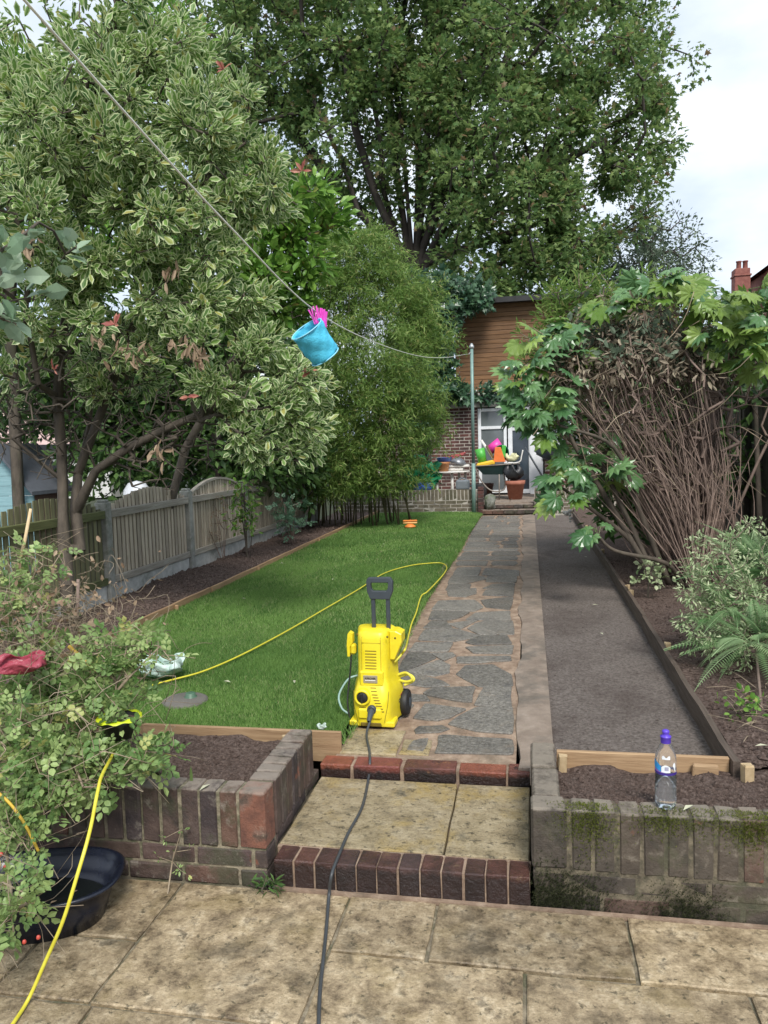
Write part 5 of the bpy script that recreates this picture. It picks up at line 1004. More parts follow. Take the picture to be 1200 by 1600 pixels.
def rextra(t, A, tips):
    b = MB()
    for i in range(420):
        q = A[tips[random.randrange(len(tips))][0]]; dd = rng.normal(0, 1, 3); dd /= np.linalg.norm(dd); le = random.uniform(.08, .3); m = q+dd*le*.5+rng.normal(0, .05, 3); b.tube(catmull([q, m, q+dd*le+rng.normal(0, .04, 3)], 3), random.uniform(.0009, .0018), 3)
    for i in range(240):
        q = at(random.gauss(85, 60), random.gauss(985, 30), 3.15)+rng.normal(0, .06, 3); pts = [q]; dd = rng.normal(0, 1, 3)
        for k in range(4): dd = dd+rng.normal(0, .8, 3); dd /= np.linalg.norm(dd); pts.append(pts[-1]+dd*.06)
        b.tube(catmull(pts, 3), .0012, 3)
    b.build('dry_twig', BARKP, t)['kind'] = 'stuff'
    P, D, Nn = [], [], []
    for k in range(420): P.append(at(random.gauss(85, 65), random.gauss(965, 45), random.gauss(3.15, .12))); D.append(rng.normal(0, 1, 3)+[0, 0, -.6]); Nn.append(rng.normal(0, 1, 3)+[0, -1, 0])
    leaves('withered_leaves', 'oval', np.array(P), np.array(D), np.array(Nn), rng.uniform(.018, .036, len(P)), L_DEAD, t, label='withered pinkish-brown leaves and petals')
    for (px, py, d) in ((8, 1545-190, 2.35), (38, 1472, 2.2), (60, 1465, 2.2), (2, 1335, 2.4), (10, 1318, 2.45), (130, 1165, 2.8)):
        MB().lathe([(0, -.006), (.005, -.004), (.0065, 0), (.005, .005), (.002, .008)], tuple(at(px, py, d)), 8).build('rose_hip', plain_hip, t)
plain_hip = plain('rose_hip_red', (.45, .06, .04), .35)
t, _, _ = tree('rose_bush', 'sprawling overgrown rose bush filling the lower left corner over the planter wall', 'rose bush', b0, TRS, LRS, 500, .07, .0015, .014, BARKP, L_ROSE, 'rose', 4.2, .05, .074, singles=300, extra=rextra, wob=.45, updir=.9, flat=.8)
# upright dead canes
for (pts, r, lab) in (([(118, 985, 3.2), (122, 905, 3.2)], .008, 'short snapped orange-brown cane sticking up from the rose bush'), ([(28, 890, 3.3), (48, 795, 3.35)], .008, 'pale cut cane rising in front of the mossy fence panel'), ([(108, 1010, 3.05), (150, 1050, 3.0)], .008, 'yellow bamboo stub lying in the rose bush')):
    P = [at(*q) for q in pts]; b = MB(); b.tube([P[0], (P[0]+P[1])/2+[.004, 0, 0], P[1]], [r, r*.9, r*.8], 8); tag(b.build('dead_cane', MATS['sawn_timber'] if 'pale' in lab else BARKR if 'orange' in lab else plain('yellow_cane', (.5, .33, .05), .5)), lab, 'cane')
# ================================================================== OBJECTS
YEL = mat('yellow_plastic', [(.3, (.72, .58, .015)), (.7, (.80, .66, .03))], 30, rough=(.32, .48), bump=(.06, 160), stains=[((.30, .22, .06), 14, .60, .72, .45), ((.20, .15, .07), 60, .66, .72, .5)])
GREYP = plain('dark_grey_plastic', (.045, .055, .065), .45); RUB = plain('black_rubber', (.015, .015, .016), .6); SLOT = plain('vent_shadow', (.16, .11, .01), .8); PLATE = plain('grey_label', (.30, .26, .18), .4)  # vent_shadow gives slots, holes and recess their shade as plain colour
TEXTM = plain('black_print', (.012, .012, .012), .5); WHT = plain('white_print', (.78, .78, .76), .5); REDM = plain('red_plastic', (.38, .02, .04), .35)
def pressure_washer():
    t = thing('pressure_washer', 'yellow pressure washer with raised grey handle standing on the stone path', 'pressure washer', (-.80, 3.83, ZP+.013), -.03)
    K = 1/1723.; X = lambda zx: (zx-455)*K; Zz = lambda zy: (1452-zy)*K
    def rr(w_, d, cx, cy, z, n=5, r=.045, taper=.75):
        # rounded rectangle, narrower at the front
        pts = []
        for (sx, sy, a0) in ((1, -1, -90), (1, 1, 0), (-1, 1, 90), (-1, -1, 180)):
            hw_ = w_/2*(taper if sy < 0 else 1)
            for k in range(n):
                a = math.radians(a0+90*k/(n-1)); pts.append((cx+sx*(hw_-r)+r*math.cos(a), cy+sy*(d/2-r)+r*math.sin(a), z))
        return pts
    prof = [(0.012, .258, .238, 0, 0), (.03, .264, .245, 0, 0), (.10, .264, .245, 0, 0), (.17, .258, .24, 0, 0), (.20, .236, .215, .0, .01), (.24, .215, .20, 0, .016), (.36, .210, .195, 0, .018), (.44, .212, .19, 0, .02), (.470, .206, .18, 0, .02), (.484, .180, .15, 0, .02)]
    vs = []; fs = []
    for z, w_, d, cx, cy in prof: vs += rr(w_, d, cx, cy, z, r=.045 if z < .47 else .04)
    n = 20
    for i in range(len(prof)-1):
        for j in range(n): fs.append((i*n+j, i*n+(j+1) % n, (i+1)*n+(j+1) % n, (i+1)*n+j))
    fs += [tuple(range(n-1, -1, -1)), tuple((len(prof)-1)*n+j for j in range(n))]
    b = MB(); b.add(vs, fs, True); body = b.build('body', YEL, t, local=True)
    try:
        body.data.set_sharp_from_angle(angle=math.radians(50))
    except Exception: pass
    yf = -.117
    def front(z):   # y of the front face at height z
        for (a, b2) in zip(prof[:-1], prof[1:]):
            if a[0] <= z <= b2[0]: u = (z-a[0])/(b2[0]-a[0]); return (a[4]-a[2]/2)*(1-u)+(b2[4]-b2[2]/2)*u
        return -.11
    b = MB()   # feet, front centre panel, side pods, brackets
    b.cbox((-.118, -.1165, 0), (-.055, -.02, .03), .006); b.build('foot', YEL, t, local=True); b = MB(); b.cbox((.045, -.1165, 0), (.118, -.02, .03), .006); b.build('foot', YEL, t, local=True); b = MB(); b.cbox((-.12, .02, 0), (.10, .11, .025), .006); b.build('rear_foot', YEL, t, local=True)
    pan = MB()
    pz = [(.012, .075), (.08, .066), (.16, .058), (.22, .055)]
    pan.cbox((-.066, front(.05)-.012, .045), (.056, front(.05)+.03, .10), .008); pan.build('front_bumper', YEL, t, local=True)
    # label bezel + plate + text
    bz = MB(); z0, z1 = Zz(1098), Zz(965); bz.cbox((X(350), front(.24)-.014, z0), (X(560), front(.24)+.03, z1), .007); bz.build('label_bezel', YEL, t, local=True)
    pl = MB(); pl.cbox((X(385), front(.24)-.017, Zz(1070)), (X(512), front(.24)-.01, Zz(1000)), .002); plo = pl.build('label_plate', PLATE, t, local=True)
    def text(s, size, loc, rot, m, parent, name='lettering', ext=.0006):
        c = bpy.data.curves.new(name, 'FONT'); c.body = s; c.size = size; c.extrude = ext; c.align_x = 'CENTER'; c.align_y = 'CENTER'; c.offset = size*.012
        tmp = bpy.data.objects.new(name, c); COL.objects.link(tmp); dg = bpy.context.evaluated_depsgraph_get(); me = bpy.data.meshes.new_from_object(tmp.evaluated_get(dg)); bpy.data.objects.remove(tmp)
        me.materials.clear(); me.materials.append(m); o = bpy.data.objects.new(name, me); COL.objects.link(o); o.location = loc; o.rotation_euler = rot; o.parent = parent; return o
    globals()['text3d'] = text
    text('KÄRCHER', .0125, ((X(385)+X(512))/2, front(.24)-.0178, Zz(1026)), (PI/2, 0, 0), TEXTM, plo)
    MB().box((X(402), front(.24)-.0183, Zz(1046)), (X(494), front(.24)-.0172, Zz(1040))).build('label_line', WHT, plo, local=True)
    for k in range(7):
        zz = Zz(792+k*26); MB().cbox((X(398), front(zz)-.0015, zz-.0028), (X(502), front(zz)+.006, zz+.0028), .002).build('vent_slot', SLOT, t, local=True)
    for k in range(9):
        zy = 1112+k*24.5; zz = Zz(zy); xa = X(438+max(0, k)*9); MB().cbox((xa+.004, front(zz)-.0015, zz-.0026), (X(500+k*9), front(zz)+.006, zz+.0026), .002).build('vent_slot', SLOT, t, local=True)
    for k in range(3): zz = Zz(1278+k*22); MB().cbox((X(352), front(zz)-.0015, zz-.0026), (X(412), front(zz)+.006, zz+.0026), .002).build('vent_slot', SLOT, t, local=True)
    # raised dark block below, its colour stands in for recess shade
    MB().cbox((X(360), front(.02)-.004, .004), (X(545), front(.02)+.05, .026), .004).build('base_recess_shade', SLOT, t, local=True)
    # knob
    Ry = Matrix.Rotation(PI/2, 4, 'X'); kx, kz = X(385), Zz(1182)
    ring = MB(); ring.lathe([(.042, -.03), (.043, .012), (.039, .018), (.031, .020), (.029, .012)], (kx, front(kz), kz), 24, Ry); rg = ring.build('knob_ring', YEL, t, local=True)
    kn = MB(); kn.lathe([(.029, 0), (.0285, .012), (.024, .016), (0, .017)], (kx, front(kz)-.002, kz), 20, Ry); kn.cbox((kx-.005, front(kz)-.028, kz-.024), (kx+.005, front(kz)-.014, kz+.024), .003); kn.build('control_knob', RUB, t, local=True)
    cx_, cz = X(465), Zz(1290); c = MB(); c.lathe([(.024, -.01), (.024, .012), (.019, .018), (.017, .018)], (cx_, front(cz), cz), 18, Ry); c.lathe([(.016, 0), (.017, .02), (.013, .04), (.012, .06), (.008, .075)], (cx_, front(cz)-.01, cz), 14, Matrix.Rotation(PI/2+.5, 4, 'X')); c.build('hose_connector', GREYP, t, local=True)
    # handle: two bars and a D grip
    b = MB()
    for zx in (448, 582): b.cbox((X(zx)-.0105, .01, .40), (X(zx)+.0105, .028, Zz(355)), .004)
    b.build('handle_bar', GREYP, t, local=True)
    g = MB(); gy = (.004, .034)
    outer = [(425, 360), (398, 290), (392, 200), (410, 165), (610, 162), (634, 200), (630, 290), (600, 362)]; inner = [(450, 285), (436, 262), (432, 222), (440, 212), (590, 210), (592, 222), (588, 262), (572, 285)]
    vs = []; n = 8
    for y in gy:
        for p in outer: vs.append((X(p[0]), y, Zz(p[1])))
        for p in inner: vs.append((X(p[0]), y, Zz(p[1])))
    fs = []
    for j in range(n): k = (j+1) % n; fs += [(j, k, n+k, n+j), (2*n+j, 3*n+j, 3*n+k, 2*n+k), (j, 2*n+j, 2*n+k, k), (n+j, n+k, 3*n+k, 3*n+j)]
    g.add(vs, fs); go = g.build('grip', GREYP, t, local=True); bv = go.modifiers.new('bevel', 'BEVEL'); bv.width = .004; bv.segments = 2; bv.limit_method = 'ANGLE'
    # left hook, right gun holder
    b = MB(); b.prism([(0, 0), (.012, 0), (.014, .05), (.03, .075), (.03, .12), (.012, .13), (.004, .118), (-.002, .06)], -.02, .02, M=Matrix.Translation((-.142, 0, .335)) @ Matrix.Rotation(PI/2, 4, 'X')); b.cbox((-.128, -.02, .345), (-.098, .02, .40), .01)
    b.build('lance_hook', YEL, t, local=True)
    b = MB(); b.prism([(0, .0), (.022, .0), (.062, .09), (.062, .135), (.03, .150), (0, .150)], -.05, .05, M=Matrix.Translation((.085, .03, .325)) @ Matrix.Rotation(PI/2, 4, 'X'), inset=.005); b.build('gun_holder', YEL, t, local=True)
    for (zx, zy) in ((333, 648), (603, 662), (672, 672)): MB().lathe([(.006, 0), (.005, .004), (0, .005)], (X(zx), front(.455)-.002, Zz(zy)), 10, Ry).build('screw_hole', SLOT, t, local=True)
    for s, nm in ((-1, 'left'), (1, 'right')):
        wx = s*.137 if s > 0 else -.108; w_ = MB(); Rx = Matrix.Rotation(PI/2, 4, 'Y'); w_.lathe([(.02, -.022), (.062, -.022), (.069, -.012), (.069, .012), (.062, .022), (.045, .02), (.03, .026), (0, .026)], (wx, .088, .069), 28, Rx if s > 0 else Matrix.Rotation(-PI/2, 4, 'Y'), capb=True); wo = w_.build('wheel', RUB, t, local=True)
        MB().lathe([(.028, 0), (.024, .005), (0, .006)], (wx+s*.026, .088, .069), 16, Rx if s > 0 else Matrix.Rotation(-PI/2, 4, 'Y')).build('hub', GREYP, wo, local=True)
    text('K2', .028, (.1317, -.035, .115), (PI/2, 0, PI/2), TEXTM, body); MB().box((.1312, -.02, .135), (.1325, .035, .139), Matrix.Rotation(0, 4, 'X')).build('red_line', REDM, body, local=True)
    for sx in (-1, 1):   # moulding seams of the lower shell
        MB().tube(catmull([(sx*.092, front(.19)-.0005, .185), (sx*.088, front(.12)-.0005, .12), (sx*.075, front(.06)-.0008, .06), (sx*.07, front(.03)-.0008, .03)], 4), .0014, 4).build('seam', SLOT, body, local=True)
    SEAM = plain('panel_line', (.42, .32, .012), .6)
    for sx in (-1, 1): MB().tube([(sx*.050, front(z)-.0004, z) for z in (.25, .30, .36, .42, .455)], .0013, 4).build('panel_line', SEAM, body, local=True)
    MB().tube([(-.050, front(.425)-.0004, .425), (.050, front(.425)-.0004, .425)], .0013, 4).build('panel_line', SEAM, body, local=True)
    # short hoses of its own
    b = MB(); b.tube(catmull([(.09, .06, .215), (.15, .06, .235), (.185, .05, .205), (.15, .05, .19), (.1, .07, .20), (.16, .08, .22), (.19, .07, .195), (.14, .05, .17)], 7), .007, 8); b.build('coiled_hose', YHOSE, t, local=True)
    b = MB(); b.tube(catmull([(-.10, .02, .225), (-.15, -.0, .205), (-.192, -.03, .13), (-.175, -.05, .07), (-.14, -.05, .04)], 7), .0055, 8); b.build('water_hose', plain('pale_teal_hose', (.28, .42, .38), .4), t, local=True)
    b = MB(); b.tube(catmull([(-.128, 0, .34), (-.127, -.01, .30), (-.137, -.02, .2), (-.142, -.05, .1), (-.125, -.07, .015)], 6), .0045, 8); b.build('power_cable', RUB, t, local=True)
    return t
YHOSE = mat('yellow_hose', [(.3, (.55, .47, .03)), (.7, (.70, .66, .07))], 20, rough=(.35, .5), bump=(.05, 100))
pressure_washer()
def path_tube(name, label, cat, pts, r, m, n=8, seg=8, group=None): b = MB(); b.tube(catmull(pts, seg), r, n); return tag(b.build(name, m), label, cat, group)
# dark pressure hose: washer -> down the steps -> foreground
def HP(px, py, z): return on(px, py, z)
wf = np.array([-.80, 3.66, .22])
path_tube('pressure_hose', 'dark grey pressure hose running from the washer down the steps to the foreground', 'hose',
          [(-.795, 3.64, .235), HP(573, 1150, .19)+[0, 0, .01], HP(577, 1172, .178), HP(578, 1190, .172), HP(576, 1215, .118), HP(566, 1260, .116), HP(545, 1300, .116), HP(532, 1330, .116), HP(520, 1362, .112)+[0, -.012, 0], HP(514, 1400, .03), HP(510, 1450, .01), HP(505, 1500, .01), HP(500, 1550, .01), HP(498, 1600, .01), HP(497, 1680, .01)], .0062, plain('dark_hose', (.05, .055, .06), .4))
zl = ZL+.03
path_tube('garden_hose', 'bright yellow garden hose looping across the lawn to the washer', 'hose',
          [HP(230, 1072, zl), HP(270, 1062, zl), HP(320, 1048, zl), HP(380, 1022, zl), HP(450, 985, zl), HP(510, 950, zl), HP(560, 921, zl), HP(600, 896, zl), HP(640, 884, zl), HP(672, 880, zl), HP(690, 880, zl), HP(698, 886, zl), HP(694, 896, zl), HP(680, 912, zl), HP(667, 925, zl), HP(658, 932, zl-.01), HP(650, 958, zl-.01), HP(643, 975, zl), HP(637, 1000, zl+.02), at(634, 1012, 4.05), at(628, 1022, 4.0), at(616, 1035, 3.98)], .006, YHOSE)
path_tube('garden_hose', 'yellow hose hanging down through the rose bush to the bottom left corner', 'hose',
          [at(195, 1120, 3.0), at(180, 1170, 2.85), at(160, 1210, 2.55), at(153, 1235, 2.46), at(140, 1300, 2.34), at(120, 1370, 2.27), at(98, 1440, 2.25), at(72, 1500, 2.26), HP(45, 1560, .02), HP(20, 1600, .012), HP(-30, 1670, .012)], .0058, YHOSE)
path_tube('garden_hose', 'thin orange-yellow hose end at the left edge inside the rose bush', 'hose', [at(-20, 1225, 2.5), at(15, 1255, 2.5), at(40, 1290, 2.5), at(60, 1330, 2.5)], .005, plain('orange_hose', (.6, .4, .05), .45))
# ------------------------------------------------------------------ water bottle
def bottle():
    bx, by, _ = on(1040, 1259, .352); t = thing('water_bottle', 'clear plastic water bottle with purple cap on the mossy right planter wall', 'bottle', (bx, by, .352))
    CL = bpy.data.materials.new('clear_plastic'); CL.use_nodes = True; q = CL.node_tree.nodes['Principled BSDF']; q.inputs['Base Color'].default_value = (.93, .96, .98, 1); q.inputs['Transmission Weight'].default_value = .93; q.inputs['Roughness'].default_value = .04; q.inputs['IOR'].default_value = 1.12
    R = .034; prof = [(0, .006), (.020, .002), (.029, .0), (.0325, .008), (.0338, .02)]
    for k in range(5): z = .032+k*.0165; prof += [(R, z), (R, z+.006), (R-.002, z+.0095), (R, z+.013)]
    prof += [(R-.001, .125), (R, .13), (R, .172), (.0325, .190), (.028, .207), (.021, .223), (.0160, .232), (.0135, .238), (.0135, .243)]
    MB().lathe(prof, (bx, by, .352), 32).build('bottle_body', CL, t)
    WA = bpy.data.materials.new('water'); WA.use_nodes = True; q = WA.node_tree.nodes['Principled BSDF']; q.inputs['Base Color'].default_value = (.9, .94, .97, 1); q.inputs['Transmission Weight'].default_value = 1; q.inputs['Roughness'].default_value = .0; q.inputs['IOR'].default_value = 1.2
    MB().lathe([(0, .008), (.028, .004), (.0315, .02), (.0318, .12), (0, .1205)], (bx, by, .352), 24).build('water', WA, t)
    PUR = plain('purple_plastic', (.10, .05, .50), .35); PB = plain('purple_label', (.04, .02, .20), .4); BL = plain('blue_label', (.03, .28, .62), .4); WB = plain('white_label', (.72, .76, .80), .4); PU2 = plain('violet_label', (.25, .13, .45), .4)
    MB().lathe([(.0155, .236), (.0165, .238), (.0165, .256), (.0175, .257), (.0175, .261), (.012, .263), (.0105, .266), (.0105, .272), (.012, .275), (.011, .281), (.006, .284), (0, .2845)], (bx, by, .352), 24).build('cap', PUR, t)
    def band(name, z0, z1, a0, a1, m, r=R+.0006, fz=None):
        n = 16; vs = []
        for i in range(n+1):
            a = math.radians(a0+(a1-a0)*i/n); u = i/n; za, zb = (z0, z1) if fz is None else fz(u); vs += [(bx+r*math.cos(a), by+r*math.sin(a), .352+za), (bx+r*math.cos(a), by+r*math.sin(a), .352+zb)]
        MB().add(vs, [(2*i, 2*i+2, 2*i+3, 2*i+1) for i in range(n)], True).build(name, m, t)
    band('label_band', .128, .137, 0, 360, PB, R+.0008)
    band('label_patch', .137, .158, 190, 255, PU2, fz=lambda u: (.137, .152-.012*u))
    band('label_patch', .150, .182, 178, 236, BL, R+.001, fz=lambda u: (.152-.012*u, .178-.018*u*u))
    band('label_patch', .142, .172, 238, 285, WB, R+.0009, fz=lambda u: (.139, .158+.008*math.sin(u*PI)))
    for k in range(7): band('barcode_bar', .146, .160, 256+k*3, 257.4+k*3, PB, R+.0013)
    band('label_patch', .15, .17, 300, 318, WB, R+.0009, fz=lambda u: (.150+.01*math.cos(u*PI), .166+.008*math.sin(u*PI)))
    band('label_patch', .19, .205, 240, 285, WB, .0335, fz=lambda u: (.186, .196+.004*math.sin(u*9)))
    return t
bt = bottle(); bt.scale = (1.02, 1.02, .94)
# ------------------------------------------------------------------ washing line, post, peg bag, pegs
ROPE = plain('washing_line_cord', (.72, .72, .64), .7); PINK = plain('pink_plastic', (.72, .07, .50), .35); PTEAL = plain('painted_pole', (.19, .30, .27), .5, metal=.3, bump=(.2, 40)); CY = mat('cyan_fabric', [(.3, (.06, .46, .66)), (.7, (.08, .52, .72))], 3, rough=(.6, .8), bump=(.5, 9), bdist=.03)
line_pts = [(-1.0, -.5, 2.86), (-1.0, 1.49, 2.53), (-1.01, 2.6, 2.375), (-1.01, 3.75, 2.262), (-1.03, 5.61, 2.33), (-1.05, 8, 2.505), (-1.06, 10.53, 2.77), (-1.09, 13.5, 3.13), (-1.11, 15.42, 3.36)]
path_tube('washing_line', 'pale cord washing line slanting from the top left down to the metal pole', 'washing line', line_pts, .0032, ROPE, 6, 10)
px_, py_ = -1.10, 15.45; t = thing('washing_line_post', 'tall thin green-painted metal pole at the far end of the lawn', 'pole', (px_, py_, .1))
MB().tube([(px_, py_, .1), (px_+.01, py_, 1.2)], .040, 12).build('lower_tube', PTEAL, t); MB().tube([(px_+.01, py_, 1.2), (px_+.02, py_, 3.5)], .032, 12).build('upper_tube', PTEAL, t)
MB().lathe([(.034, 0), (.048, .01), (.048, .05), (.034, .07), (.02, .1), (0, .11)], (px_+.02, py_, 3.46), 12).build('pole_cap', plain('galvanised', (.4, .42, .42), .4, metal=.6), t)
b = MB(); b.tube([(px_+.02, py_, 3.40), (px_-.03, py_-.06, 3.36)], .012, 6); b.build('line_hook', plain('galvanised_hook', (.3, .3, .3), .4, metal=.6), t)
# peg bag
top = at(479, 514, 3.70); bot = at(508, 557, 3.775); ax = Vector(bot-top); Lg = ax.length; q = ax.to_track_quat('Z', 'Y').to_matrix().to_4x4()
t = thing('peg_bag', 'bright cyan fabric bucket pegged tilted on the washing line', 'basket', tuple(top)); prof = []
b = MB(); n = 40; vs = []; R0, R1 = .083, .074; rows = 12
for i in range(rows+1):
    u = i/rows; r = R0+(R1-R0)*u
    for j in range(n):
        a = 2*PI*j/n; cr = r+.0035*math.sin(3*a+9*u)+.0025*math.sin(7*a-14*u); vs.append(Vector(top)+q.to_3x3() @ Vector((cr*math.cos(a), cr*math.sin(a), Lg*1.0*u)))
fs = [(i*n+j, i*n+(j+1) % n, (i+1)*n+(j+1) % n, (i+1)*n+j) for i in range(rows) for j in range(n)]; fs.append(tuple(rows*n+j for j in range(n)))
b.add(vs, fs, True); bo = b.build('bag', CY, t); sm = bo.modifiers.new('thickness', 'SOLIDIFY'); sm.thickness = .003
for u, r, nm in ((0, R0+.001, 'rim'), (1, R1+.0015, 'base_seam')):
    pts = [Vector(top)+q.to_3x3() @ Vector((r*math.cos(a), r*math.sin(a), Lg*u)) for a in np.linspace(0, 2*PI, 33)]; MB().tube(pts, .0032, 6, cap=False).build(nm, plain('cyan_trim', (.25, .62, .78), .6), t)
labs = ['leftmost pink clothes peg holding the cyan basket', 'second pink clothes peg from the left on the basket', 'middle pink clothes peg above the cyan basket', 'fourth pink clothes peg, leaning right', 'rightmost pink clothes peg hanging lowest']
for i, (px, py, an) in enumerate(((489, 494, .35), (494, 490, .15), (498, 493, -.05), (503, 494, -.2), (508, 498, -.12))):
    c = at(px, py, 3.73); o = thing('clothes_peg', labs[i], 'clothes peg', tuple(c), group='pink clothes pegs on the line'); o.rotation_euler = (0, -an, .3*i)
    for s in (-1, 1): MB().add([(s*.002, -.006, -.042), (s*.007, -.006, -.04), (s*.006, -.006, 0), (s*.011, -.006, .036), (s*.005, -.006, .036), (s*.001, -.006, 0), (s*.002, .006, -.042), (s*.007, .006, -.04), (s*.006, .006, 0), (s*.011, .006, .036), (s*.005, .006, .036), (s*.001, .006, 0)], [(0, 1, 2, 5), (5, 2, 3, 4), (6, 11, 8, 7), (11, 10, 9, 8)]+[(a, a+6, (a+1) % 6+6, (a+1) % 6) for a in range(6)]).build('peg_arm', PINK, o, local=True)
    MB().tube([(-.006, 0, .0), (.006, 0, .0)], .005, 8).build('spring', plain('steel_spring%d' % i, (.4, .4, .4), .3, metal=1) if i == 0 else MATS['steel_spring0'], o, local=True)
# ------------------------------------------------------------------ black tub lower left
def tub():
    c = on(85, 1440, 0); c = np.array([-1.72, 2.27, 0]); t = thing('plastic_tub', 'large oval black plastic tub standing on the patio in the lower left', 'tub', tuple(c), rz=.30)
    n = 40; a_, b_ = .29, .185; H_ = .14; rows = [(0, .80, .0), (.0, .84, 0), (H_*.5, .92, 0), (H_*.92, .97, 0), (H_*.93, 1.05, 0), (H_, 1.08, 0), (H_+.006, 1.05, 0), (H_+.003, 1.0, 0), (H_*.5, .88, 0), (.012, .80, 0)]
    vs = []
    for z, s, _ in rows:
        for j in range(n):
            a = 2*PI*j/n; ca, sa = math.cos(a), math.sin(a); e = .75; vs.append((a_*s*math.copysign(abs(ca)**e, ca), b_*s*math.copysign(abs(sa)**e, sa), z))
    fs = [(i*n+j, i*n+(j+1) % n, (i+1)*n+(j+1) % n, (i+1)*n+j) for i in range(len(rows)-1) for j in range(n)]+[tuple((len(rows)-1)*n+j for j in range(n)), tuple(range(n-1, -1, -1))]
    b = MB(); b.add(vs, fs, True); b.build('tub_shell', mat('navy_black_plastic', [(.3, (.006, .008, .016)), (.7, (.012, .015, .028))], 8, rough=(.22, .35), bump=(.08, 30)), t, local=True)
    vs = [(a_*.86*math.cos(2*PI*j/24), b_*.86*math.sin(2*PI*j/24), .05) for j in range(24)]; MB().add(vs, [tuple(range(24))]).build('water', plain('tub_water', (.01, .012, .012), .05), t, local=True)
    b = MB()
    for i in range(9): a = random.uniform(0, 6.28); r = random.random()*.14; x, y = r*math.cos(a)*1.3, r*math.sin(a); b.add([(x, y, .053), (x+.014, y+.006, .055), (x+.02, y+.018, .053), (x+.004, y+.012, .056)], [(0, 1, 2, 3)])
    b.build('floating_leaves', L_DEAD, t, local=True)['kind'] = 'stuff'
tub()
# ------------------------------------------------------------------ pots and litter near the rose bush
def pot(name, label, cat, c, r0, r1, hh, m, rim=.012, soil=True, rz=0, tiltx=0, group=None, extra=None):
    t = thing(name, label, cat, tuple(c), group=group); t.rotation_euler = (tiltx, 0, rz)
    MB().lathe([(0, 0), (r0, 0), (r0+(r1-r0)*.8, hh*.8), (r1*.97, hh*.8), (r1, hh*.82), (r1+rim*.4, hh), (r1-rim, hh), (r0, .02)], (0, 0, 0), 28).build('pot_wall', m, t, local=True)
    if soil: MB().lathe([(0, hh*.86), (r1*.9, hh*.84)], (0, 0, 0), 20).build('compost', SOIL, t, local=True)
    return t
YG = plain('lime_yellow_plastic', (.52, .62, .02), .4); c = at(188, 1180, 3.08)
t = pot('plant_pot', 'black plant pot with lime yellow frilled rim beside the left planter', 'pot', at(188, 1150, 2.86), .085, .115, .115, BLK)
n = 48; vs = []
for j in range(n):
    a = 2*PI*j/n; f = .004*math.sin(9*a); vs += [(.10*math.cos(a), .10*math.sin(a), .122+f), ((.132+f)*math.cos(a), (.132+f)*math.sin(a), .120-f), ((.134+f)*math.cos(a), (.134+f)*math.sin(a), .114-f)]
t.scale = (.62, .62, .62)
MB().add(vs, [(3*j, 3*((j+1) % n), 3*((j+1) % n)+1, 3*j+1) for j in range(n)]+[(3*j+1, 3*((j+1) % n)+1, 3*((j+1) % n)+2, 3*j+2) for j in range(n)], True).build('pot_rim', YG, t, local=True)
def crumple(name, label, cat, c, rx, ry, rz_, m, amp=.25, seed=0, open_=.55):
    n, k = 28, 9; vs = []
    for i in range(k+1):
        u = i/k*open_*PI
        for j in range(n):
            a = 2*PI*j/n; s = 1+amp*math.sin(3*a+seed+i)*.4*(i/k)+amp*.3*math.sin(7*a+2*i+seed); vs.append((c[0]+rx*math.sin(u)*math.cos(a)*s, c[1]+ry*math.sin(u)*math.sin(a)*s, c[2]+rz_*(1-math.cos(u))*(1+.25*math.sin(5*a+seed)*i/k)))
    fs = [(i*n+j, i*n+(j+1) % n, (i+1)*n+(j+1) % n, (i+1)*n+j) for i in range(k) for j in range(n)]
    b = MB(); b.add(vs, fs, True); o = b.build(name, m); tag(o, label, cat); s_ = o.modifiers.new('thickness', 'SOLIDIFY'); s_.thickness = .002; return o
crumple('plastic_bowl', 'crumpled crimson plastic dish caught in the rose bush at the left edge', 'dish', at(30, 1052, 2.85), .10, .085, .045, mat('crimson_plastic', [(.3, (.22, .02, .04)), (.7, (.42, .08, .11))], 20, rough=(.25, .5), bump=(.5, 40)), .35, 1)
crumple('plastic_bag', 'pale green-white torn plastic bag lying on the lawn beside the rose bush', 'bag', on(252, 1060, ZL+.02)+np.array([0, 0, .01]), .14, .10, .09, mat('pale_green_film', [(.3, (.32, .50, .44)), (.7, (.62, .72, .66))], 14, rough=(.2, .4), bump=(.8, 24)), .4, 3)
crumple('litter', 'small pale green scrap beside the left wall end at the lawn corner', 'litter', on(503, 1140, ZL+.04), .022, .018, .02, plain('pale_scrap', (.45, .55, .48), .6), .5, 2)
# drain ring in the lawn
t = thing('drain_cover', 'grey round drain cover with a small green cap sunk in the lawn', 'drain', (-1.9, 3.89, ZL))
MB().lathe([(0, .018), (.11, .018), (.125, .01), (.13, -.03)], (-1.9, 3.89, ZL), 28).build('cover', plain('drain_grey', (.13, .12, .105), .8, bump=(.4, 60)), t)
MB().lathe([(.036, 0), (.036, .012), (.028, .014), (.028, .03), (.022, .034), (0, .03)], (-1.88, 3.92, ZL+.008), 20).build('cap', plain('green_cap', (.07, .14, .09), .5), t)
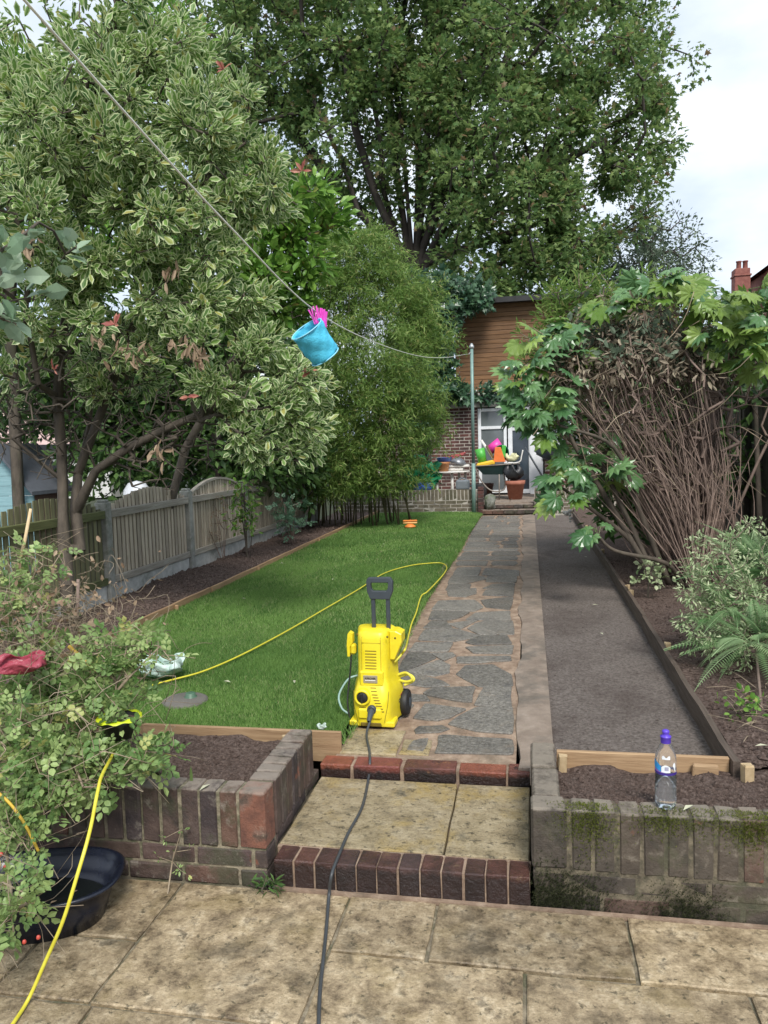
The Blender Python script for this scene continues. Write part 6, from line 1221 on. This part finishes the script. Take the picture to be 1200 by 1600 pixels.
# orange toy on the far lawn
p = on(641, 824, ZL+.01); t = thing('lawn_sprinkler', 'small orange plastic sprinkler on the far end of the lawn', 'sprinkler', tuple(p)); ORG = plain('orange_plastic', (.75, .24, .05), .4); YO = plain('pale_orange_plastic', (.80, .48, .18), .4)
MB().lathe([(0, 0), (.09, .0), (.10, .02), (.06, .05), (.03, .06), (0, .06)], tuple(p), 16).build('base', ORG, t)
for z, a, m in ((.065, 0, YO), (.10, .2, ORG)): MB().cbox((-.12, -.03, 0), (.12, .03, .025), .01, M=Matrix.Translation((p[0], p[1], p[2]+z)) @ Matrix.Rotation(a, 4, 'Z')).build('arm', m, t)
MB().tube([p+[0, 0, .05], p+[0, 0, .13]], .012, 8).build('stem', ORG, t)
# white pine-cone ornament hanging at the far end of the dark board
p = at(885, 802, 10.4); t = thing('garden_ornament', 'white knobbly ornament hanging at the stem over the grey strip', 'ornament', tuple(p)); WO = plain('white_ceramic', (.55, .52, .46), .6, bump=(.6, 60))
for (x, z, r) in ((0, 0, .035), (.045, .03, .03), (.04, -.02, .028), (.05, -.07, .022), (-.03, .01, .025), (.05, -.11, .016)): MB().lathe([(0, -r), (r*.7, -r*.7), (r, 0), (r*.7, r*.7), (0, r)], (p[0]+x, p[1], p[2]+z), 10).build('knob', WO, t)
# bits of loose leaf on the lawn / soil
b = MB()
for (px, py, z) in [(355, 1068-3, ZL+.03), (520, 905, ZL+.03), (380, 935, ZL+.03), (600, 850, ZL+.03), (460, 1065, ZL+.035), (440, 880, ZL+.035), (930, 945, ZP+.02), (940, 990, ZP+.02), (915, 870, ZP+.02), (1190, 1165, .27), (320, 1230, .355), (1075, 1262, .356)]:
    q = on(px, py, z); a = random.uniform(0, 6.28); d = np.array([math.cos(a), math.sin(a), 0])*.03; e = np.array([-d[1], d[0], 0])*.3; b.add([q-d, q-e+[0, 0, .005], q+d, q+e+[0, 0, .006]], [(0, 1, 2, 3)])
stuff(b.build('fallen_leaves', plain('pale_fallen_leaf', (.42, .42, .30), .7)), 'pale fallen leaves scattered on lawn and soil', 'leaves')
# ------------------------------------------------------------------ terrace clutter
TC = mat('terracotta', [(.3, (.30, .10, .06)), (.7, (.42, .17, .11))], 12, rough=(.6, .8), bump=(.2, 60)); TCB = mat('orange_terracotta', [(.3, (.42, .17, .06)), (.7, (.52, .24, .10))], 12, rough=(.5, .7), bump=(.2, 60)); WPL = plain('white_resin', (.70, .68, .64), .5)
TZ = .378
def Tt(px, Y, z=TZ): q = onY(px, 760, Y); return np.array([q[0], Y, z])
def table():
    c = Tt(706, 17.1); zt = onY(706, 736, 17.1)[2]; t = thing('plastic_table', 'white plastic garden table holding the orange pot on the terrace', 'table', tuple(c)); 
    MB().lathe([(0, zt-.025), (.40, zt-.03), (.42, zt-.015), (.40, zt), (0, zt)], (c[0], c[1], 0), 28).build('tabletop', WPL, t)
    for (px, dy) in ((683, -.2), (707, -.25), (718, .1), (728, .2)): q = Tt(px, 17.1+dy); MB().tube([(q[0], q[1], TZ), (q[0]*.97+c[0]*.03, q[1], zt-.02)], .03, 8).build('leg', WPL, t)
    return c, zt
c, zt = table()
for k, (px, z0, lab, sx) in enumerate(((700, .0, 'lower white plastic tray stacked on the garden table', .36), (706, .075, 'upper white plastic tray, topmost on the garden table', .40))):
    q = Tt(px, 17.25); o = MB().cbox((q[0]-sx, 17.1, zt+.003+z0), (q[0]+sx, 17.45, zt+.06+z0), .02, jit=.004).build('plastic_tray', WPL); tag(o, lab, 'tray')
pot('flower_pot', 'orange plastic flower pot on the white table', 'pot', (Tt(694, 16.9)[0], 16.9, zt+.002), .10, .135, .21, TCB, soil=False)
BLU = plain('blue_plastic', (.02, .12, .50), .35)
t = thing('wash_bowl', 'bright blue plastic bowl sitting on the orange pot', 'bowl', (Tt(694, 16.9)[0], 16.9, zt+.22)); MB().lathe([(0, 0), (.12, .0), (.18, .09), (.19, .095), (.17, .09), (.11, .015)], (Tt(695, 16.9)[0], 16.9, zt+.215), 24).build('bowl', BLU, t)
q = Tt(716, 17.2); o = MB().lathe([(.0, 0), (.18, .02), (.19, .05), (.12, .13), (0, .17)], (q[0], q[1], zt+.14), 20, Matrix.Rotation(.25, 4, 'Y')).build('metal_basin', plain('grey_metal', (.24, .25, .27), .4, metal=.5)); tag(o, 'upturned grey basin on the trays beside the blue bowl', 'basin')
o = MB().cbox((-.30, -.04, -.02), (.30, .12, .02), .015, M=Matrix.Translation((Tt(708, 17.2)[0], 17.2, zt+.33)) @ Matrix.Rotation(-.22, 4, 'Y')).cbox((-.10, -.05, -.06), (.26, .12, -.02), .02, M=Matrix.Translation((Tt(708, 17.2)[0], 17.2, zt+.33)) @ Matrix.Rotation(-.30, 4, 'Y')).build('folded_chair', plain('dusty_red', (.36, .08, .08), .6)); tag(o, 'folded dusty red seat lying on top of the table pile', 'folded seat')
def watering_can():
    q = np.array([Tt(724, 15.71)[0], 15.71, .668]); t = thing('watering_can', 'grey plastic watering can standing on the garden wall beside the pole', 'watering can', tuple(q)); G = plain('grey_can', (.16, .18, .20), .5)
    MB().cbox((q[0]-.15, 15.63, .668), (q[0]+.13, 15.79, .668+.19), .04, seg=3).build('can_body', G, t); MB().tube([(q[0]+.12, 15.71, .72), (q[0]+.24, 15.71, .78)], [.02, .012], 8).build('spout', G, t); MB().tube(catmull([(q[0]-.1, 15.71, .85), (q[0]-.03, 15.71, .90), (q[0]+.08, 15.71, .85)], 5), .014, 8).build('handle', G, t)
watering_can()
t = pot('flower_pot', 'wide terracotta pot with a blue cloth at the left end of the terrace', 'pot', Tt(660, 16.4), .17, .26, .26, TC)
q = Tt(662, 16.3); crumple('blue_cloth', 'crumpled blue cloth bundle on the wide terracotta pot', 'cloth', q+[0, 0, .20], .19, .12, .11, plain('blue_fabric', (.02, .07, .30), .8), .4, 5, open_=.75)
stemlet('potted_plant', 'bright green broad-leaved plant behind the terracotta pot on the terrace', 'plant', Tt(650, 16.8), .75, 6, leafmat('emerald_leaf', (.01, .13, .06), (.03, .28, .12), rough=.35), 'round', .24, spread=.2, per=8, cane=.008)
pot('flower_pot', 'dark red pot behind the leftmost terrace pot', 'pot', Tt(636, 16.6), .13, .17, .24, plain('dark_red_pot', (.16, .03, .03), .5))
pot('flower_pot', 'large terracotta pot right of the wheelbarrow at the top of the steps', 'pot', (Tt(805, 16.7)[0], 16.7, TZ), .14, .21, .40, TC)
q = Tt(803, 16.65); crumple('black_bag', 'black rubble bag heaped on the large terracotta pot', 'bag', q+[0, 0, .40], .20, .16, .17, plain('black_sack', (.015, .016, .018), .4, bump=(.9, 14)), .4, 4, open_=.8)
pot('flower_pot', 'brown pot in the shade under the wheelbarrow', 'pot', Tt(758, 17.3), .14, .19, .32, plain('brown_pot', (.10, .05, .035), .7))
def wheelbarrow():
    Y = 16.9; c = Tt(776, Y); K = lambda px, py, y=Y: onY(px, py, y); t = thing('wheelbarrow', 'dark green wheelbarrow piled with colourful toys on the terrace', 'wheelbarrow', tuple(c)); G = plain('dark_green_tray', (.012, .05, .05), .45); FR = plain('rusty_tube', (.26, .23, .20), .5, metal=.3)
    lo = [K(756, 741), K(786, 741)]; hi = [K(744, 728), K(812, 724)]; vs = []
    for y, e in ((Y-.28, 0), (Y+.28, 0)):
        for p in (hi[0], hi[1], lo[1], lo[0]): vs.append((p[0], y if p[2] > lo[0][2]+.02 else (y*.6+Y*.4), p[2]))
    b = MB(); b.add(vs, [(0, 3, 2, 1), (4, 5, 6, 7), (3, 7, 6, 2), (0, 4, 7, 3), (1, 2, 6, 5)]); o = b.build('tray', G, t); s_ = o.modifiers.new('thickness', 'SOLIDIFY'); s_.thickness = .008
    rim = [vs[0], vs[1], vs[5], vs[4], vs[0]]; MB().tube(rim, .013, 6).build('rim', FR, t)
    for y in (Y-.22, Y+.22):
        b = MB(); b.tube(catmull([K(743, 733, y), K(750, 748, y), K(762, 763, y), K(775, 768, y), K(788, 764, y), K(789, 750, y), K(787, 740, y)], 5), .016, 8); b.tube([K(780, 768, y)*[1, 1, 0]+[0, 0, TZ], K(780, 741, y)], .014, 8); b.build('leg_frame', FR, t)
    b = MB(); b.tube(catmull([K(790, 724, Y-.2), K(811, 722, Y-.2), K(815, 712, Y-.2), K(817, 703, Y-.2)], 5), .014, 8); b.build('handle', WPL, t)
    MB().lathe([(0, -.03), (.14, -.03), (.17, -.02), (.17, .02), (.14, .03), (0, .03)], (K(752, 760)[0]-.05, Y, TZ+.17), 20, Matrix.Rotation(PI/2, 4, 'X')).build('wheel', RUB, t)
    def tb(name, lab, cat, f): tag(f, lab, cat)
    r = K(750, 724); o = MB().cbox((-.2, -.12, -.02), (.2, .12, .10), .05, M=Matrix.Translation((K(760, 727)[0], Y-.1, K(760, 728)[2])) @ Matrix.Rotation(-.2, 4, 'Y')).build('toy_tray', plain('yellow_toy', (.75, .45, .03), .4)); tag(o, 'yellow-orange toy tray at the left of the wheelbarrow load', 'toy')
    o = MB().lathe([(0, 0), (.095, 0), (.11, .30), (.095, .30), (.08, .02)], tuple(K(754, 722, Y)), 14, Matrix.Rotation(-.2, 4, 'Y')).build('toy_bucket', plain('green_toy', (.08, .42, .06), .4)); tag(o, 'bright green toy bucket at the left of the wheelbarrow load', 'toy')
    a, b_ = K(752, 688, Y+.02), K(775, 722, Y-.05); b = MB(); b.tube([a, (a+b_)/2, b_], .036, 4); o = b.build('white_slat', WPL); tag(o, 'white slat slanting down into the wheelbarrow', 'slat')
    o = MB().prism([(-.04, 0), (.22, 0), (.12, .32), (.0, .32)], -.04, .04, M=Matrix.Translation(tuple(K(774, 722, Y-.15))) @ Matrix.Rotation(PI/2, 4, 'X'), inset=.005).build('toy_block', plain('orange_toy', (.8, .2, .05), .4)); tag(o, 'orange wedge shaped toy in the middle of the wheelbarrow', 'toy')
    o = MB().lathe([(0, 0), (.10, 0), (.14, .30), (.13, .30), (.09, .02)], tuple(K(764, 704, Y+.12)), 18, Matrix.Rotation(1.05, 4, 'Y')).build('toy_bucket', plain('magenta_toy', (.72, .05, .35), .4)); tag(o, 'magenta bucket lying on top of the wheelbarrow load', 'toy')
    o = MB().lathe([(.16, 0), (.16, .14), (.14, .14), (.14, .01), (0, .01)], tuple(K(784, 708, Y)), 20, Matrix.Rotation(PI/2-.2, 4, 'X')).build('toy_pot', plain('dark_green_toy', (.01, .10, .06), .4)); tag(o, 'dark green pot on its side behind the orange toy', 'pot')
    o = MB().cbox((-.045, -.02, 0), (.045, .02, .25), .01, M=Matrix.Translation(tuple(K(786, 714, Y-.16))) @ Matrix.Rotation(.1, 4, 'Y')).build('toy_shovel', MATS['green_toy']); tag(o, 'small light green shovel in front of the dark green pot', 'toy')
    o = crumple('cream_toy', 'cream crumpled plastic toy at the right of the wheelbarrow load', 'toy', K(799, 722, Y-.1), .14, .1, .10, plain('cream_plastic', (.62, .60, .36), .5), .4, 2, open_=.7)
    o = MB().cbox((-.02, -.12, -.16), (.02, .12, .16), .008, M=Matrix.Translation(tuple(K(766, 706, Y+.05))) @ Matrix.Rotation(-.5, 4, 'Y')).build('wooden_board', plain('brown_toy', (.16, .12, .05), .6)); tag(o, 'brown board leaning under the white slat', 'board')
wheelbarrow()
# mossy stone beside the far steps
p = on(764, 800, .262); n, k = 18, 9; vs = []
for i in range(k+1):
    u = PI*i/k
    for j in range(n): a = 2*PI*j/n; s = 1+.18*math.sin(3*a+i)+.12*random.uniform(-1, 1); vs.append((p[0]+.14*math.sin(u)*math.cos(a)*s*(1+.3*math.cos(2*u)), 15.5+.11*math.sin(u)*math.sin(a)*s, .262+.15+.15*math.cos(u)*(1+.15*math.sin(2*a))+random.uniform(-.012, .012)))
b = MB(); b.add(vs, [(i*n+j, (i+1)*n+j, (i+1)*n+(j+1) % n, i*n+(j+1) % n) for i in range(k) for j in range(n)], True)
tag(b.build('rockery_stone', mat('mossy_stone', [(.3, (.10, .11, .09)), (.7, (.26, .26, .23))], 16, bump=(1, 30), stains=[((.07, .10, .04), 8, .48, .6, .8)])), 'pale mossy stone sitting on the lower far step', 'stone')
# black folding chair seen through the fatsia
def chair():
    Y = 17.2; t = thing('folding_chair', 'black folding garden chair behind the hanging fatsia leaves', 'chair', tuple(Tt(850, Y))); K = lambda px, py, dy=0: onY(px, py, Y+dy)
    for dy in (-.25, .25):
        b = MB(); b.tube([K(820, 698, dy), K(862, 768, dy)], .018, 8); b.tube([K(842, 768, dy), K(875, 718, dy)], .018, 8); b.build('leg', GREYP, t)
    for (a, c, nm) in (((828, 712), (848, 745), 'seat_back'), ((848, 745), (880, 742), 'seat')):
        p0, p1 = K(*a, -.24), K(*c, -.24); q0, q1 = K(*a, .24), K(*c, .24); o = MB().add([p0, p1, q1, q0], [(0, 1, 2, 3)]).build(nm, BLK, t); s_ = o.modifiers.new('thickness', 'SOLIDIFY'); s_.thickness = .02
    crumple('black_cover', 'grey-black plastic sheet bundled under the right window', 'sheet', K(865, 720, .3), .38, .25, .30, plain('dark_sheet', (.07, .085, .09), .35, bump=(1, 8)), .4, 7, open_=.8)
chair()
